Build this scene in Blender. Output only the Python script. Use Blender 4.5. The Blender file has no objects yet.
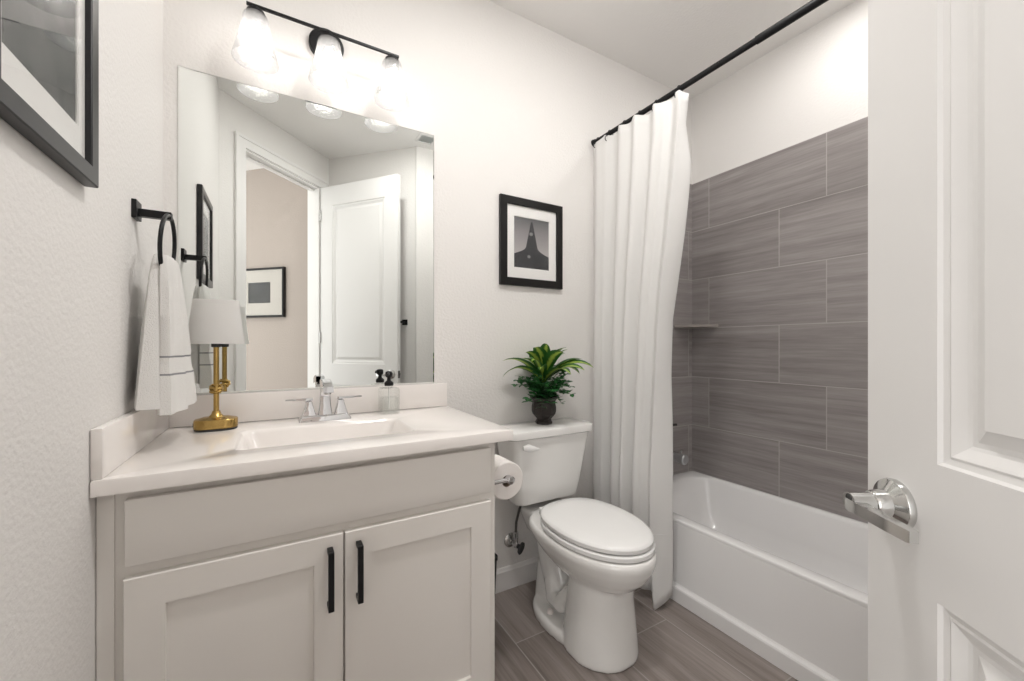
import bpy, bmesh, math, random
from mathutils import Vector, Matrix, noise
random.seed(7)
S = bpy.context.scene
COL = S.collection
PI = math.pi

# ---------------------------------------------------------------- camera, world, exposure, main lights
cam_d = bpy.data.cameras.new('camera')
cam = bpy.data.objects.new('camera', cam_d); COL.objects.link(cam)
cam.location = (0.3142, -1.6626, 1.1518)
cam.rotation_euler = (PI/2, 0, -0.5266)
cam_d.sensor_width = 36; cam_d.lens = 36*402.9/1024; cam_d.shift_y = 4.6/1024; cam_d.clip_start = 0.01
S.camera = cam
S.view_settings.view_transform = 'Standard'; S.view_settings.look = 'None'
S.view_settings.exposure = 0.33; S.view_settings.gamma = 1.0; S.view_settings.use_curve_mapping = False
W = bpy.data.worlds.new('world'); S.world = W; W.use_nodes = True
WORLD_STRENGTH = 2.0
W.node_tree.nodes['Background'].inputs[0].default_value = (1.0, 0.985, 0.965, 1)
W.node_tree.nodes['Background'].inputs[1].default_value = WORLD_STRENGTH
BULB_E = 15.5         # emission of the three vanity bulbs
HALL_FILL_E = 5.0          # emission of the fill light added in the hall
ROOM_FILL_E = 140.0          # emission of the unseen fill downlight added in mid ceiling
GLOBE_FILL_E = 11.0        # emission of the unseen globe added to brighten the bathroom ceiling
SHOWER_FILL_E = 80.0        # emission of the unseen fill downlight added over the tub

# ---------------------------------------------------------------- materials
def new_mat(name):
    m = bpy.data.materials.new(name); m.use_nodes = True
    nt = m.node_tree
    return m, nt, nt.nodes['Principled BSDF'], nt.nodes['Material Output']

def geo_pos(nt):
    return nt.nodes.new('ShaderNodeNewGeometry').outputs['Position']

def simple(name, col, rough=0.5, metal=0.0, bump=0.0, bscale=200.0, var=0.0, vscale=6.0, coat=0.0, spec=None):
    m, nt, p, out = new_mat(name)
    p.inputs['Base Color'].default_value = (*col, 1)
    p.inputs['Roughness'].default_value = rough
    p.inputs['Metallic'].default_value = metal
    if coat: p.inputs['Coat Weight'].default_value = coat; p.inputs['Coat Roughness'].default_value = 0.05
    if spec is not None: p.inputs['Specular IOR Level'].default_value = spec
    if bump or var:
        tc = nt.nodes.new('ShaderNodeTexCoord')
    if bump:
        n = nt.nodes.new('ShaderNodeTexNoise'); n.inputs['Scale'].default_value = bscale; n.inputs['Detail'].default_value = 3
        nt.links.new(geo_pos(nt), n.inputs['Vector'])
        b = nt.nodes.new('ShaderNodeBump'); b.inputs['Strength'].default_value = bump; b.inputs['Distance'].default_value = 0.004
        nt.links.new(n.outputs['Fac'], b.inputs['Height']); nt.links.new(b.outputs['Normal'], p.inputs['Normal'])
    if var:
        n2 = nt.nodes.new('ShaderNodeTexNoise'); n2.inputs['Scale'].default_value = vscale; n2.inputs['Detail'].default_value = 4
        nt.links.new(geo_pos(nt), n2.inputs['Vector'])
        mx = nt.nodes.new('ShaderNodeMix'); mx.data_type = 'RGBA'
        mx.inputs[6].default_value = (*[c*(1-var) for c in col], 1); mx.inputs[7].default_value = (*[min(1, c*(1+var)) for c in col], 1)
        nt.links.new(n2.outputs['Fac'], mx.inputs[0]); nt.links.new(mx.outputs[2], p.inputs['Base Color'])
    return m

def tile_mat(name, uax, usign, uoff, vax, vsign, voff, c0, c1, grout, rough, offs=0.653, bw=0.616, rh=0.308, mort=0.0022):
    """12x24 inch wood-grain stone tile, third offset; u along the tile, v across the rows"""
    m, nt, p, out = new_mat(name)
    N = nt.nodes.new; L = nt.links.new
    sep = N('ShaderNodeSeparateXYZ'); L(geo_pos(nt), sep.inputs[0])
    def aff(sock, s, o):
        mm = N('ShaderNodeMath'); mm.operation = 'MULTIPLY_ADD'; mm.inputs[1].default_value = s; mm.inputs[2].default_value = o
        L(sock, mm.inputs[0]); return mm.outputs[0]
    u = aff(sep.outputs[uax], usign, uoff); v = aff(sep.outputs[vax], vsign, voff)
    cmb = N('ShaderNodeCombineXYZ'); L(u, cmb.inputs[0]); L(v, cmb.inputs[1])
    br = N('ShaderNodeTexBrick'); br.offset = offs; br.offset_frequency = 2; br.squash = 1.0
    br.inputs['Color1'].default_value = (0, 0, 0, 1); br.inputs['Color2'].default_value = (1, 1, 1, 1); br.inputs['Mortar'].default_value = (0.5, 0.5, 0.5, 1)
    br.inputs['Scale'].default_value = 1; br.inputs['Mortar Size'].default_value = mort; br.inputs['Mortar Smooth'].default_value = 0.1
    br.inputs['Bias'].default_value = 0; br.inputs['Brick Width'].default_value = bw; br.inputs['Row Height'].default_value = rh
    L(cmb.outputs[0], br.inputs['Vector'])
    # grain: noise stretched along the tile, shifted per tile
    su = aff(u, 0.75, 0); sv = aff(v, 17.0, 0)
    rs = N('ShaderNodeSeparateColor'); L(br.outputs['Color'], rs.inputs[0])
    rz = aff(rs.outputs[0], 37.0, 0)
    c2 = N('ShaderNodeCombineXYZ'); L(su, c2.inputs[0]); L(sv, c2.inputs[1]); L(rz, c2.inputs[2])
    n1 = N('ShaderNodeTexNoise'); n1.inputs['Scale'].default_value = 1.6; n1.inputs['Detail'].default_value = 5; n1.inputs['Roughness'].default_value = 0.6; n1.inputs['Distortion'].default_value = 0.25
    L(c2.outputs[0], n1.inputs['Vector'])
    fu = aff(u, 9.0, 0); fv = aff(v, 150.0, 0)
    c3 = N('ShaderNodeCombineXYZ'); L(fu, c3.inputs[0]); L(fv, c3.inputs[1]); L(rz, c3.inputs[2])
    n2 = N('ShaderNodeTexNoise'); n2.inputs['Scale'].default_value = 1.0; n2.inputs['Detail'].default_value = 3
    L(c3.outputs[0], n2.inputs['Vector'])
    a = N('ShaderNodeMath'); a.operation = 'MULTIPLY_ADD'; L(n2.outputs['Fac'], a.inputs[0]); a.inputs[1].default_value = 0.35; L(n1.outputs['Fac'], a.inputs[2])
    a2 = N('ShaderNodeMath'); a2.operation = 'MULTIPLY_ADD'; L(rs.outputs[0], a2.inputs[0]); a2.inputs[1].default_value = 0.12; L(a.outputs[0], a2.inputs[2])
    ramp = N('ShaderNodeValToRGB'); L(a2.outputs[0], ramp.inputs[0])
    ramp.color_ramp.elements[0].position = 0.42; ramp.color_ramp.elements[0].color = (*c0, 1)
    ramp.color_ramp.elements[1].position = 1.02; ramp.color_ramp.elements[1].color = (*c1, 1)
    mx = N('ShaderNodeMix'); mx.data_type = 'RGBA'; L(br.outputs['Fac'], mx.inputs[0]); L(ramp.outputs[0], mx.inputs[6]); mx.inputs[7].default_value = (*grout, 1)
    L(mx.outputs[2], p.inputs['Base Color']); p.inputs['Roughness'].default_value = rough
    b = N('ShaderNodeBump'); b.invert = True; b.inputs['Strength'].default_value = 0.5; b.inputs['Distance'].default_value = 0.002
    L(br.outputs['Fac'], b.inputs['Height']); L(b.outputs[0], p.inputs['Normal'])
    return m

def glass_mat(name, tint=(1, 1, 1), refl=0.06, rough=0.02, body=0.0, body_col=(1, 1, 1), bump=0.0, bscale=60, edge=0.5, power=1.0):
    """thin glass: clear transmission, fresnel-like reflection, an optional milky body"""
    m, nt, p, out = new_mat(name); nt.nodes.remove(p)
    N = nt.nodes.new; L = nt.links.new
    tr = N('ShaderNodeBsdfTransparent'); tr.inputs[0].default_value = (*tint, 1)
    gl = N('ShaderNodeBsdfGlossy'); gl.inputs['Roughness'].default_value = rough
    lw = N('ShaderNodeLayerWeight'); lw.inputs[0].default_value = edge
    ma = N('ShaderNodeMath'); ma.operation = 'MULTIPLY_ADD'; ma.use_clamp = True
    pw = N('ShaderNodeMath'); pw.operation = 'POWER'; pw.inputs[1].default_value = power; L(lw.outputs['Facing'], pw.inputs[0])
    L(pw.outputs[0], ma.inputs[0]); ma.inputs[1].default_value = 0.35; ma.inputs[2].default_value = refl
    if bump:
        n = N('ShaderNodeTexNoise'); n.inputs['Scale'].default_value = bscale; L(geo_pos(nt), n.inputs['Vector'])
        b = N('ShaderNodeBump'); b.inputs['Strength'].default_value = bump; b.inputs['Distance'].default_value = 0.004
        L(n.outputs['Fac'], b.inputs['Height']); L(b.outputs[0], gl.inputs['Normal'])
    mix = N('ShaderNodeMixShader'); L(ma.outputs[0], mix.inputs[0]); L(tr.outputs[0], mix.inputs[1]); L(gl.outputs[0], mix.inputs[2])
    last = mix.outputs[0]
    if body:
        tl = N('ShaderNodeBsdfTranslucent'); tl.inputs[0].default_value = (*body_col, 1)
        df = N('ShaderNodeBsdfDiffuse'); df.inputs[0].default_value = (*body_col, 1)
        ad = N('ShaderNodeMixShader'); ad.inputs[0].default_value = 0.5; L(tl.outputs[0], ad.inputs[1]); L(df.outputs[0], ad.inputs[2])
        m2 = N('ShaderNodeMixShader'); m2.inputs[0].default_value = body; L(last, m2.inputs[1]); L(ad.outputs[0], m2.inputs[2]); last = m2.outputs[0]
    L(last, out.inputs[0])
    return m

def cloth_mat(name, col, trans=0.3, bump=0.2, bscale=900, stripes=None, stripe_col=(0.3, 0.3, 0.31)):
    m, nt, p, out = new_mat(name)
    N = nt.nodes.new; L = nt.links.new
    p.inputs['Base Color'].default_value = (*col, 1); p.inputs['Roughness'].default_value = 0.95; p.inputs['Specular IOR Level'].default_value = 0.1
    n = N('ShaderNodeTexNoise'); n.inputs['Scale'].default_value = bscale; n.inputs['Detail'].default_value = 2; L(geo_pos(nt), n.inputs['Vector'])
    b = N('ShaderNodeBump'); b.inputs['Strength'].default_value = bump; b.inputs['Distance'].default_value = 0.003
    L(n.outputs['Fac'], b.inputs['Height']); L(b.outputs[0], p.inputs['Normal'])
    if stripes:
        uv = N('ShaderNodeUVMap'); sp = N('ShaderNodeSeparateXYZ'); L(uv.outputs[0], sp.inputs[0])
        acc = None
        for s, w in stripes:
            c = N('ShaderNodeMath'); c.operation = 'COMPARE'; L(sp.outputs[1], c.inputs[0]); c.inputs[1].default_value = s; c.inputs[2].default_value = w
            if acc is None: acc = c.outputs[0]
            else:
                ad = N('ShaderNodeMath'); ad.operation = 'MAXIMUM'; L(acc, ad.inputs[0]); L(c.outputs[0], ad.inputs[1]); acc = ad.outputs[0]
        mx = N('ShaderNodeMix'); mx.data_type = 'RGBA'; L(acc, mx.inputs[0]); mx.inputs[6].default_value = (*col, 1); mx.inputs[7].default_value = (*stripe_col, 1)
        L(mx.outputs[2], p.inputs['Base Color'])
    if trans:
        tl = N('ShaderNodeBsdfTranslucent'); tl.inputs[0].default_value = (*col, 1)
        ms = N('ShaderNodeMixShader'); ms.inputs[0].default_value = trans; L(p.outputs[0], ms.inputs[1]); L(tl.outputs[0], ms.inputs[2]); L(ms.outputs[0], out.inputs[0])
    return m

def emit_mat(name, col, strength):
    m, nt, p, out = new_mat(name); nt.nodes.remove(p)
    e = nt.nodes.new('ShaderNodeEmission'); e.inputs[0].default_value = (*col, 1); e.inputs[1].default_value = strength
    nt.links.new(e.outputs[0], out.inputs[0]); return m

M = {}
M['wall'] = simple('wall_paint', (0.772, 0.752, 0.730), 0.7, bump=0.42, bscale=95, spec=0.3)
M['hall'] = simple('hall_paint', (0.40, 0.35, 0.315), 0.8, bump=0.4, bscale=95, spec=0.3)
M['ceil'] = simple('ceiling_paint', (0.87, 0.855, 0.835), 0.9, bump=0.3, bscale=90, spec=0.2)
M['trim'] = simple('trim_paint', (0.79, 0.775, 0.76), 0.35)
M['door'] = simple('door_paint', (0.75, 0.738, 0.725), 0.35)
M['cab'] = simple('cabinet_paint', (0.82, 0.79, 0.75), 0.38, var=0.015, vscale=4)
M['counter'] = simple('cultured_marble', (0.86, 0.82, 0.79), 0.12, var=0.02, vscale=5, coat=0.4)
M['china'] = simple('vitreous_china', (0.84, 0.83, 0.81), 0.09, coat=0.3)
M['seat'] = simple('seat_plastic', (0.86, 0.855, 0.845), 0.22)
M['tub'] = simple('tub_acrylic', (0.84, 0.83, 0.825), 0.14, coat=0.2)
M['black'] = simple('black_metal', (0.012, 0.012, 0.013), 0.38, spec=0.22)
M['frame'] = simple('black_frame', (0.010, 0.009, 0.009), 0.35, spec=0.25)
M['frame2'] = simple('charcoal_frame', (0.014, 0.014, 0.016), 0.30, spec=0.4)
M['chrome'] = simple('chrome', (0.66, 0.66, 0.67), 0.05, metal=1.0)
M['nickel'] = simple('satin_nickel', (0.62, 0.62, 0.61), 0.12, metal=1.0)
M['spout'] = simple('soft_chrome', (0.55, 0.56, 0.57), 0.3, metal=0.9)
M['brass'] = simple('brushed_brass', (0.52, 0.35, 0.12), 0.26, metal=1.0, var=0.1, vscale=30)
M['mat'] = simple('mat_board', (0.82, 0.81, 0.79), 0.9)
M['mat_cream'] = simple('cream_mat_board', (0.47, 0.44, 0.40), 0.9)
M['rubber'] = simple('dark_rubber', (0.03, 0.03, 0.03), 0.6)
M['hose'] = simple('braided_hose', (0.10, 0.095, 0.09), 0.5, metal=0.3)
M['paper'] = simple('tissue_paper', (0.86, 0.82, 0.79), 0.95, bump=0.2, bscale=500)
M['card'] = simple('cardboard_core', (0.25, 0.19, 0.14), 0.9)
M['pot'] = simple('bronze_pot', (0.016, 0.011, 0.009), 0.42, bump=0.4, bscale=60, var=0.4, vscale=30)
M['soil'] = simple('soil', (0.02, 0.015, 0.01), 0.95, bump=0.8, bscale=200)
M['shelf'] = simple('shelf_stone', (0.30, 0.265, 0.245), 0.35, var=0.15, vscale=14)
M['vent'] = simple('vent_grey', (0.42, 0.45, 0.44), 0.5)
M['bin'] = simple('black_plastic', (0.012, 0.012, 0.012), 0.45)
M['grey'] = simple('print_grey', (0.12, 0.12, 0.13), 0.6)
M['capw'] = simple('cap_plastic', (0.82, 0.76, 0.73), 0.3)
M['logo'] = simple('stamp_grey', (0.35, 0.34, 0.33), 0.5)
m, nt, p, out = new_mat('mirror_silver'); M['mirror'] = m
p.inputs['Base Color'].default_value = (0.87, 0.895, 0.88, 1); p.inputs['Metallic'].default_value = 1; p.inputs['Roughness'].default_value = 0.0
M['glassedge'] = simple('mirror_edge', (0.55, 0.57, 0.55), 0.1, metal=0.7)
M['pane'] = glass_mat('picture_glass', refl=0.015, edge=0.5, power=3.0)
M['shadeglass'] = glass_mat('seeded_glass', tint=(0.86, 0.86, 0.86), refl=0.08, body=0.11, bump=0.6, bscale=140, rough=0.06)
M['bottle'] = glass_mat('clear_bottle', tint=(0.985, 0.993, 0.988), refl=0.05, body=0.025, body_col=(0.85, 0.88, 0.86))
M['soap'] = glass_mat('clear_soap', tint=(0.985, 0.993, 0.988), refl=0.01, body=0.015, body_col=(0.88, 0.9, 0.88))
M['bulb'] = emit_mat('lit_bulb', (1.0, 0.955, 0.91), BULB_E)
M['hallfill'] = emit_mat('fill_diffuser', (1.0, 0.95, 0.89), HALL_FILL_E)
M['roomfill'] = emit_mat('fill_room_lens', (1.0, 0.98, 0.955), ROOM_FILL_E)
M['globe'] = emit_mat('fill_opal', (1.0, 0.98, 0.955), GLOBE_FILL_E)
M['showerfill'] = emit_mat('fill_tub_lens', (1.0, 0.975, 0.95), SHOWER_FILL_E)
M['curtain'] = cloth_mat('curtain_cotton', (0.89, 0.88, 0.865), 0.30, 0.12, 700)
M['towel'] = cloth_mat('terry_towel', (0.85, 0.835, 0.81), 0.08, 0.9, 420, stripes=[(0.355, 0.006), (0.24, 0.006)])
M['linen'] = cloth_mat('linen_shade', (0.90, 0.89, 0.875), 0.45, 0.15, 800)
TC0, TC1, TG = (0.205, 0.184, 0.178), (0.385, 0.356, 0.349), (0.44, 0.41, 0.395)
# right wall: row joints at z = 2.183 - 0.308 k; row 0 joint at y = -0.125, row 1 at y = -0.527
M['tileR'] = tile_mat('wall_tile_long_wall', 1, -1, 0.089, 2, -1, 2.183, TC0, TC1, TG, 0.36)
M['tileB'] = tile_mat('wall_tile_end_wall', 0, -1, 2.613 - 0.125 + 0.09, 2, -1, 2.183, TC0, TC1, TG, 0.36)
M['floor'] = tile_mat('floor_tile', 1, -1, 0.091, 0, 1, -1.108 + 0.308*4, (0.14, 0.114, 0.102), (0.345, 0.30, 0.277), (0.38, 0.345, 0.325), 0.33, offs=0.325)

def photo_mat(name, dark, light, scale, axis_grad=None, g0=0, g1=1):
    m, nt, p, out = new_mat(name); N = nt.nodes.new; L = nt.links.new
    p.inputs['Roughness'].default_value = 0.6; p.inputs['Specular IOR Level'].default_value = 0.1
    n = N('ShaderNodeTexNoise'); n.inputs['Scale'].default_value = scale; n.inputs['Detail'].default_value = 6; n.inputs['Distortion'].default_value = 1.2
    L(geo_pos(nt), n.inputs['Vector'])
    r = N('ShaderNodeValToRGB'); r.color_ramp.elements[0].color = (*dark, 1); r.color_ramp.elements[1].color = (*light, 1)
    r.color_ramp.elements[0].position = 0.35; r.color_ramp.elements[1].position = 0.68
    L(n.outputs['Fac'], r.inputs[0]); L(r.outputs[0], p.inputs['Base Color'])
    return m
M['photo_tree'] = photo_mat('print_branches', (0.004, 0.004, 0.004), (0.085, 0.083, 0.08), 38)
M['photo_dark'] = photo_mat('print_dunes', (0.045, 0.05, 0.052), (0.12, 0.12, 0.12), 9)

# variegated leaf: dark rim, yellow-green centre across the blade (uv.x)
def leaf_mat(name, rim, mid, wide):
    m, nt, p, out = new_mat(name); N = nt.nodes.new; L = nt.links.new
    uv = N('ShaderNodeUVMap'); sp = N('ShaderNodeSeparateXYZ'); L(uv.outputs[0], sp.inputs[0])
    a = N('ShaderNodeMath'); a.operation = 'MULTIPLY_ADD'; L(sp.outputs[0], a.inputs[0]); a.inputs[1].default_value = 2; a.inputs[2].default_value = -1
    b = N('ShaderNodeMath'); b.operation = 'ABSOLUTE'; L(a.outputs[0], b.inputs[0])
    n = N('ShaderNodeTexNoise'); n.inputs['Scale'].default_value = 60; L(geo_pos(nt), n.inputs['Vector'])
    c = N('ShaderNodeMath'); c.operation = 'MULTIPLY_ADD'; L(n.outputs['Fac'], c.inputs[0]); c.inputs[1].default_value = 0.5; L(b.outputs[0], c.inputs[2])
    r = N('ShaderNodeValToRGB'); r.color_ramp.elements[0].color = (*mid, 1); r.color_ramp.elements[1].color = (*rim, 1)
    r.color_ramp.elements[0].position = wide; r.color_ramp.elements[1].position = wide + 0.3
    L(c.outputs[0], r.inputs[0]); L(r.outputs[0], p.inputs['Base Color']); p.inputs['Roughness'].default_value = 0.32
    tl = N('ShaderNodeBsdfTranslucent'); L(r.outputs[0], tl.inputs[0])
    ms = N('ShaderNodeMixShader'); ms.inputs[0].default_value = 0.25; L(p.outputs[0], ms.inputs[1]); L(tl.outputs[0], ms.inputs[2]); L(ms.outputs[0], out.inputs[0])
    return m
M['leaf'] = leaf_mat('variegated_leaf', (0.03, 0.13, 0.025), (0.42, 0.55, 0.10), 0.42)
M['ivy'] = leaf_mat('small_leaf', (0.022, 0.12, 0.035), (0.06, 0.22, 0.06), 0.4)

# ---------------------------------------------------------------- mesh helpers
def BM(): return bmesh.new()

def add_box(bm, x0, x1, y0, y1, z0, z1, bev=0.0, seg=2):
    vs = [bm.verts.new((x, y, z)) for z in (z0, z1) for y in (y0, y1) for x in (x0, x1)]
    fs = []
    for q in ((0, 2, 3, 1), (4, 5, 7, 6), (0, 1, 5, 4), (2, 6, 7, 3), (0, 4, 6, 2), (1, 3, 7, 5)):
        fs.append(bm.faces.new([vs[i] for i in q]))
    if bev:
        es = list({e for f in fs for e in f.edges})
        bmesh.ops.bevel(bm, geom=es, offset=bev, segments=seg, profile=0.5, affect='EDGES')
    return vs

def loft(bm, rings, closed=True, cap0=True, cap1=True):
    R = [[bm.verts.new(p) for p in r] for r in rings]
    n = len(R[0])
    for a, b in zip(R[:-1], R[1:]):
        for i in range(n if closed else n-1):
            j = (i+1) % n
            bm.faces.new((a[i], a[j], b[j], b[i]))
    if cap0: bm.faces.new(list(reversed(R[0])))
    if cap1: bm.faces.new(R[-1])
    return R

def frame_of(d):
    d = Vector(d).normalized()
    up = Vector((0, 0, 1)) if abs(d.z) < 0.95 else Vector((1, 0, 0))
    a = d.cross(up).normalized(); b = a.cross(d).normalized()
    return a, b

def add_tube(bm, pts, rad, n=12, caps=True, closed=False):
    pts = [Vector(p) for p in pts]
    rs = rad if isinstance(rad, (list, tuple)) else [rad]*len(pts)
    rings = []; pa = None
    for i, p in enumerate(pts):
        if closed: d = pts[(i+1) % len(pts)] - pts[i-1]
        else: d = pts[min(i+1, len(pts)-1)] - pts[max(i-1, 0)]
        d.normalize()
        if pa is None: a, b = frame_of(d)
        else:
            a = (pa - d*pa.dot(d)).normalized(); b = d.cross(a)
            b = a.cross(d)*-1 if False else d.cross(a)
        pa = a
        rings.append([p + (a*math.cos(t*2*PI/n) + d.cross(a)*math.sin(t*2*PI/n))*rs[i] for t in range(n)])
    if closed:
        rings.append(rings[0])
        R = [[bm.verts.new(q) for q in r] for r in rings[:-1]]
        for k in range(len(R)):
            A, B = R[k], R[(k+1) % len(R)]
            for i in range(n): bm.faces.new((A[i], A[(i+1) % n], B[(i+1) % n], B[i]))
    else:
        loft(bm, rings, True, caps, caps)

def add_cyl(bm, p0, p1, r0, r1=None, n=24, caps=True):
    p0, p1 = Vector(p0), Vector(p1); a, b = frame_of(p1-p0)
    r1 = r0 if r1 is None else r1
    loft(bm, [[p + (a*math.cos(t*2*PI/n) + b*math.sin(t*2*PI/n))*r for t in range(n)] for p, r in ((p0, r0), (p1, r1))], True, caps, caps)

def add_lathe(bm, prof, c=(0, 0, 0), n=32, axis='Z', sx=1, sy=1, caps=(True, True), sides=None):
    """prof: list of (radius, height)"""
    c = Vector(c); rings = []
    n = sides or n
    for r, h in prof:
        ring = []
        for t in range(n):
            u, v = r*math.cos(2*PI*t/n)*sx, r*math.sin(2*PI*t/n)*sy
            ring.append(c + Vector({'Z': (u, v, h), 'Y': (u, h, v), 'X': (h, u, v)}[axis]))
        rings.append(ring)
    loft(bm, rings, True, *caps)

def rrect(cx, cy, hx, hy, r, z, n=6):
    out = []
    for k, (sx, sy) in enumerate(((1, 1), (-1, 1), (-1, -1), (1, -1))):
        for i in range(n+1):
            t = k*PI/2 + i*PI/2/n
            out.append((cx + sx*(hx-r) + r*math.cos(t), cy + sy*(hy-r) + r*math.sin(t), z))
    return out

def egg(xc, w, yf, yb, z, ym=None, nb=2.6, n=48):
    """toilet outline: elliptic front (towards -y), fuller back"""
    if ym is None: ym = yb - (yb-yf)*0.5
    out = []
    for i in range(n):
        t = 2*PI*i/n; c, s = math.cos(t), math.sin(t)
        if s < 0: out.append((xc + w*c, ym + (ym-yf)*s, z))
        else: out.append((xc + w*math.copysign(abs(c)**(2/nb), c), ym + (yb-ym)*abs(s)**(2/nb), z))
    return out

def finish(me, smooth=True, ang=35):
    if smooth:
        me.shade_smooth()
        try: me.set_sharp_from_angle(angle=math.radians(ang))
        except Exception: pass

def root_loc(o):
    while o.parent is not None: o = o.parent
    return Vector(o.location) if o.get('_w') is None else Vector(o.location)

LOCAL = set()
def obj(name, bm, mat, parent=None, loc=None, smooth=True, ang=35, label=None, local=False, recalc=True):
    """links ONE mesh object; vertices are given in world space unless local"""
    if recalc: bmesh.ops.recalc_face_normals(bm, faces=bm.faces[:])
    me = bpy.data.meshes.new(name)
    off = Vector((0, 0, 0))
    if not local:
        if parent is not None: off = root_loc(parent)
        elif loc is not None: off = Vector(loc)
    for v in bm.verts: v.co -= off
    bm.to_mesh(me); bm.free()
    finish(me, smooth, ang)
    o = bpy.data.objects.new(name, me); COL.objects.link(o)
    me.materials.append(M[mat] if isinstance(mat, str) else mat)
    if parent is not None: o.parent = parent
    elif loc is not None: o.location = loc
    if label: o['label'] = label
    return o

def tag(o, label, cat, group=None, kind=None):
    o['label'] = label; o['category'] = cat
    if group: o['group'] = group
    if kind: o['kind'] = kind
    return o

def thing(name, label, cat, loc, rz=0.0, group=None, kind=None):
    o = bpy.data.objects.new(name, None); COL.objects.link(o)
    o.empty_display_size = 0.05
    o.location = loc; o.rotation_euler = (0, 0, rz)
    return tag(o, label, cat, group, kind)

def struct(name, bm, mat, label, cat, **k):
    o = obj(name, bm, mat, **k); return tag(o, label, cat, kind='structure')

def dup(root, loc=None, label=None):
    r = root.copy(); COL.objects.link(r)
    if loc is not None: r.location = loc
    if label: r['label'] = label
    for ch in list(root.children):
        c = ch.copy(); COL.objects.link(c); c.parent = r
        for g in list(ch.children):
            d = g.copy(); COL.objects.link(d); d.parent = c
    return r

# ---------------------------------------------------------------- room shell
CEIL = 2.743; XR = 2.613; YF = -1.52
K = math.sqrt(0.5)
P0 = Vector((0, -1.42, 0)); E = Vector((K, -K, 0)); NOUT = Vector((-K, -K, 0))      # entry wall: origin, along, outward
CORNER = Vector((0.694, -2.114, 0))                                                  # hinge-side corner
def prism(bm, poly, z0, z1):
    loft(bm, [[(x, y, z0) for x, y in poly], [(x, y, z1) for x, y in poly]])

FLOOR_POLY = [(-0.1, 0.1), (2.75, 0.1), (2.75, -1.62), (1.35, -1.62), (0.80, -2.17), (-0.60, -3.57), (-2.0, -2.17), (-0.1, -0.75)]
b = BM(); prism(b, FLOOR_POLY, -0.05, 0.0)
struct('floor', b, 'floor', 'grey brown wood-grain plank tile floor', 'floor', smooth=False)
b = BM(); prism(b, FLOOR_POLY, CEIL, CEIL+0.05)
struct('ceiling', b, 'ceil', 'flat light grey painted ceiling', 'ceiling', smooth=False)
b = BM(); add_box(b, -0.1, XR+0.11, 0, 0.1, 0, CEIL)
struct('wall_back', b, 'wall', 'off-white textured wall behind the vanity and toilet', 'wall', smooth=False)
b = BM(); add_box(b, -0.1, 0, -1.42, 0, 0, CEIL)
struct('wall_left', b, 'wall', 'off-white textured wall left of the vanity', 'wall', smooth=False)
b = BM(); add_box(b, XR+0.01, XR+0.11, YF-0.1, 0.0, 0, CEIL)
struct('wall_right', b, 'wall', 'off-white wall above the tub tile', 'wall', smooth=False)
b = BM(); add_box(b, XR, XR+0.01, YF, 0.0, 0.30, 2.183)
struct('wall_tiled_right', b, 'tileR', 'grey brown wood-grain tile on the long wall of the tub', 'tiled wall', smooth=False)
b = BM(); add_box(b, 1.86, XR, -0.008, 0.0, 0.0, 2.183)
struct('wall_tiled_back', b, 'tileB', 'grey brown tile on the faucet end wall of the tub', 'tiled wall', smooth=False)
b = BM(); add_box(b, 1.272, XR+0.01, YF-0.1, YF, 0, CEIL)
struct('wall_foot', b, 'wall', 'off-white wall at the foot of the tub, seen only in the mirror', 'wall', smooth=False)
# diagonal wall behind the open door, running on into the hall
b = BM()
dv = Vector((K, K, 0)); dn = Vector((K, -K, 0))
a0 = CORNER; a1 = Vector((1.288, YF, 0)); 
prism(b, [(a0.x, a0.y), (a1.x, a1.y), (a1.x+0.07, a1.y-0.07), (a0.x+0.07, a0.y-0.07)], 0, CEIL)
struct('wall_diagonal', b, 'wall', 'off-white wall behind the open door', 'wall', smooth=False)
b = BM(); h1 = CORNER - dv*1.9; a0h = CORNER - dv*0.0
prism(b, [(h1.x, h1.y), (a0h.x, a0h.y), (a0h.x+0.07, a0h.y-0.07), (h1.x+0.07, h1.y-0.07)], 0, CEIL)
struct('wall_hall', b, 'hall', 'beige hallway wall seen through the doorway in the mirror', 'wall', smooth=False)
# entry wall with the doorway
SJ0, SJ1, HEAD = 0.175, 0.870, 2.455
SEND = (CORNER - P0).dot(E)
def along(s, t, z): 
    p = P0 + E*s + NOUT*t
    return (p.x, p.y, z)
def wbox(bm, s0, s1, t0, t1, z0, z1):
    loft(bm, [[along(s0, t0, z), along(s1, t0, z), along(s1, t1, z), along(s0, t1, z)] for z in (z0, z1)])
b = BM(); wbox(b, -1.3, SJ0, 0, 0.11, 0, CEIL); wbox(b, SJ1, SEND, 0, 0.11, 0, CEIL); wbox(b, SJ0, SJ1, 0, 0.11, HEAD, CEIL)
struct('wall_entry', b, 'wall', 'off-white wall around the doorway, seen only in the mirror', 'wall', smooth=False)
b = BM()
CW = 0.075
wbox(b, SJ0-CW, SJ0, -0.014, 0, 0, HEAD); wbox(b, SJ0-CW, SJ1+CW*0.8, -0.014, 0, HEAD, HEAD+CW)
wbox(b, SJ0-CW, SJ1+CW*0.8, -0.020, -0.014, HEAD+CW-0.02, HEAD+CW); wbox(b, SJ0-CW, SJ0-CW+0.02, -0.020, -0.014, 0, HEAD+CW-0.02)
wbox(b, SJ1, SJ1+CW*0.8, -0.008, 0, 0, HEAD)
wbox(b, SJ0, SJ0+0.012, 0.0, 0.11, 0, HEAD); wbox(b, SJ1-0.012, SJ1, 0.0, 0.11, 0, HEAD); wbox(b, SJ0+0.012, SJ1-0.012, 0.0, 0.11, HEAD-0.012, HEAD)
wbox(b, SJ0+0.012, SJ1-0.012, 0.045, 0.065, HEAD-0.025, HEAD-0.012)
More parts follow.
